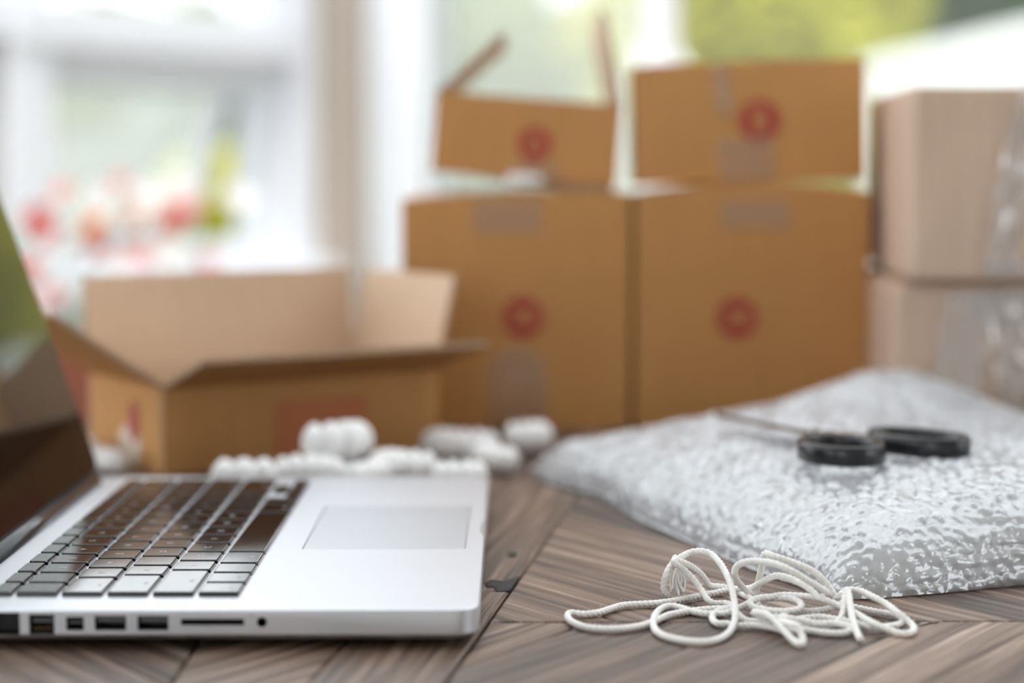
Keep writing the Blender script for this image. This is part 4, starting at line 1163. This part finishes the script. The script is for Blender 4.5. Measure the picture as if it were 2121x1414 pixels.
# ------------------------------------------------------------------ the garden
struct(box_obj('ground', (-30, BY + 0.12, -1.05), (30, 40, -0.95), M['lawn']))
wallg = thing('garden_wall', 'white rendered garden wall running away behind the right boxes', 'wall', (1.39, 5.0, -0.95))
gd = Vector((1.305 - 1.39, 7.1 - 5.0, 0)); gl = gd.length; ga = math.atan2(gd.y, gd.x)
GM = Matrix.Rotation(ga, 4, 'Z')
box_obj('wall_body', (-0.8, -0.14, 0), (gl, 0.0, 1.47), M['render'], wallg, 0.004, GM)
box_obj('coping', (-0.8, -0.16, 1.47), (gl + 0.02, 0.02, 1.525), M['render'], wallg, 0.008, GM)
colm = thing('porch_column', 'white porch column with flared base on a pedestal outside the window', 'column', (0.425, 5.6, -0.95))
box_obj('pedestal', (-0.09, -0.09, 0.0), (0.09, 0.09, 1.36), M['render'], colm, 0.01)
V, F = lathe([(0.085, 1.36), (0.09, 1.39), (0.085, 1.42), (0.062, 1.455), (0.042, 1.50), (0.034, 1.54), (0.034, 3.2)], 28)
mesh_obj('shaft', V, F, M['render'], colm, True)

def tree(name, label, x, y, zc, rx, rz, nleaf, size, mat, seed, cat='tree', trunk=0.10, group='garden trees beyond the windows'):
    random.seed(seed)
    g = -0.95
    t = thing(name, label, cat, (x, y, g), (0, 0, 0), group)
    zc -= g
    pts = [(0, 0, 0), (0.06 * rx, 0.03, zc * 0.4), (-0.04 * rx, 0.05, zc * 0.8), (0.02, 0, zc + rz * 0.5)]
    P = catmull(pts, 0.25)
    V, F = tube(P, lambda k_: trunk * (1 - 0.75 * k_ / len(P)), 9)
    mesh_obj('trunk', V, F, M['bark'], t, True)
    clumps = []
    for i in range(26):
        d = Vector((random.gauss(0, 1), random.gauss(0, 1), random.gauss(0, 1))).normalized() * random.uniform(0.35, 0.85)
        clumps.append((Vector((d.x * rx, d.y * rx, zc + d.z * rz)), random.uniform(0.34, 0.52) * rx))
    for c, r in clumps[:7]:
        s0 = Vector((0, 0, max(0.2, min(c.z - 0.3 * rz, zc))))
        Pb = catmull([s0, (s0 + c) / 2 + Vector((0, 0, 0.05)), c], 0.3)
        V, F = tube(Pb, lambda k_: trunk * 0.35 * (1 - 0.7 * k_ / len(Pb)), 6)
        mesh_obj('branch', V, F, M['bark'], t, True)
    V = []; F = []
    for i in range(nleaf):
        c, r = random.choice(clumps)
        d = Vector((random.gauss(0, 1), random.gauss(0, 1), random.gauss(0, 1))).normalized()
        p = c + d * r * random.uniform(0.55, 1.0)
        if p.z < 0.03: continue
        a_ = Vector((random.gauss(0, 1), random.gauss(0, 1), random.gauss(0, 1))).normalized(); b_ = a_.orthogonal().normalized()
        s = size * random.uniform(0.7, 1.3)
        i0 = len(V)
        V += [p - a_ * s, p + b_ * s * 0.45, p + a_ * s, p - b_ * s * 0.45]
        F.append((i0, i0 + 1, i0 + 2, i0 + 3))
    fo = mesh_obj('foliage', V, F, mat, t); fo['kind'] = 'stuff'
LY = leaf_mat('yellow_green_leaves', (0.56, 0.54, 0.08), 0.2)
LD_ = leaf_mat('dark_green_leaves', (0.045, 0.11, 0.04), 0.4)
LG = leaf_mat('mid_green_leaves', (0.13, 0.23, 0.06), 0.35)
LP = leaf_mat('pale_green_leaves', (0.24, 0.31, 0.13), 0.3)
tree('yellow_green_tree', 'bright yellow green tree above the sealed stamped box', 1.10, 9.4, 0.75, 0.80, 1.1, 22000, 0.085, LY, 1)
tree('dark_green_tree', 'dark green tree at the upper right above the white wall', 2.85, 11.2, 0.9, 1.20, 1.5, 20000, 0.10, LD_, 2)
tree('pale_green_tree', 'pale green tree seen through the hazy pane above the tilted box', -0.15, 12.5, 0.55, 1.25, 1.2, 16000, 0.10, LP, 3)
tree('mid_green_tree', 'mid green tree outside the left window behind the open sash', -1.75, 9.0, 0.15, 0.85, 0.85, 14000, 0.08, LG, 4)
tree('yellow_green_shrub', 'yellow green shrub at the right of the left window opening', -0.98, 7.0, -0.05, 0.30, 0.55, 4000, 0.05, LY, 5, 'shrub', 0.04)
tree('tall_green_tree', 'tall green tree at the far left of the garden', -5.6, 15.0, 1.0, 2.2, 2.2, 7000, 0.13, LG, 6)
tree('tall_dark_tree', 'tall dark tree far back at the right of the garden', 6.6, 16.0, 1.2, 2.4, 2.4, 7000, 0.13, LD_, 8)
tree('low_hedge_shrub', 'low green shrub beyond the wide window, behind the stacked boxes', 0.5, 7.2, -0.4, 0.55, 0.45, 4000, 0.05, LY, 9, 'shrub', 0.04)
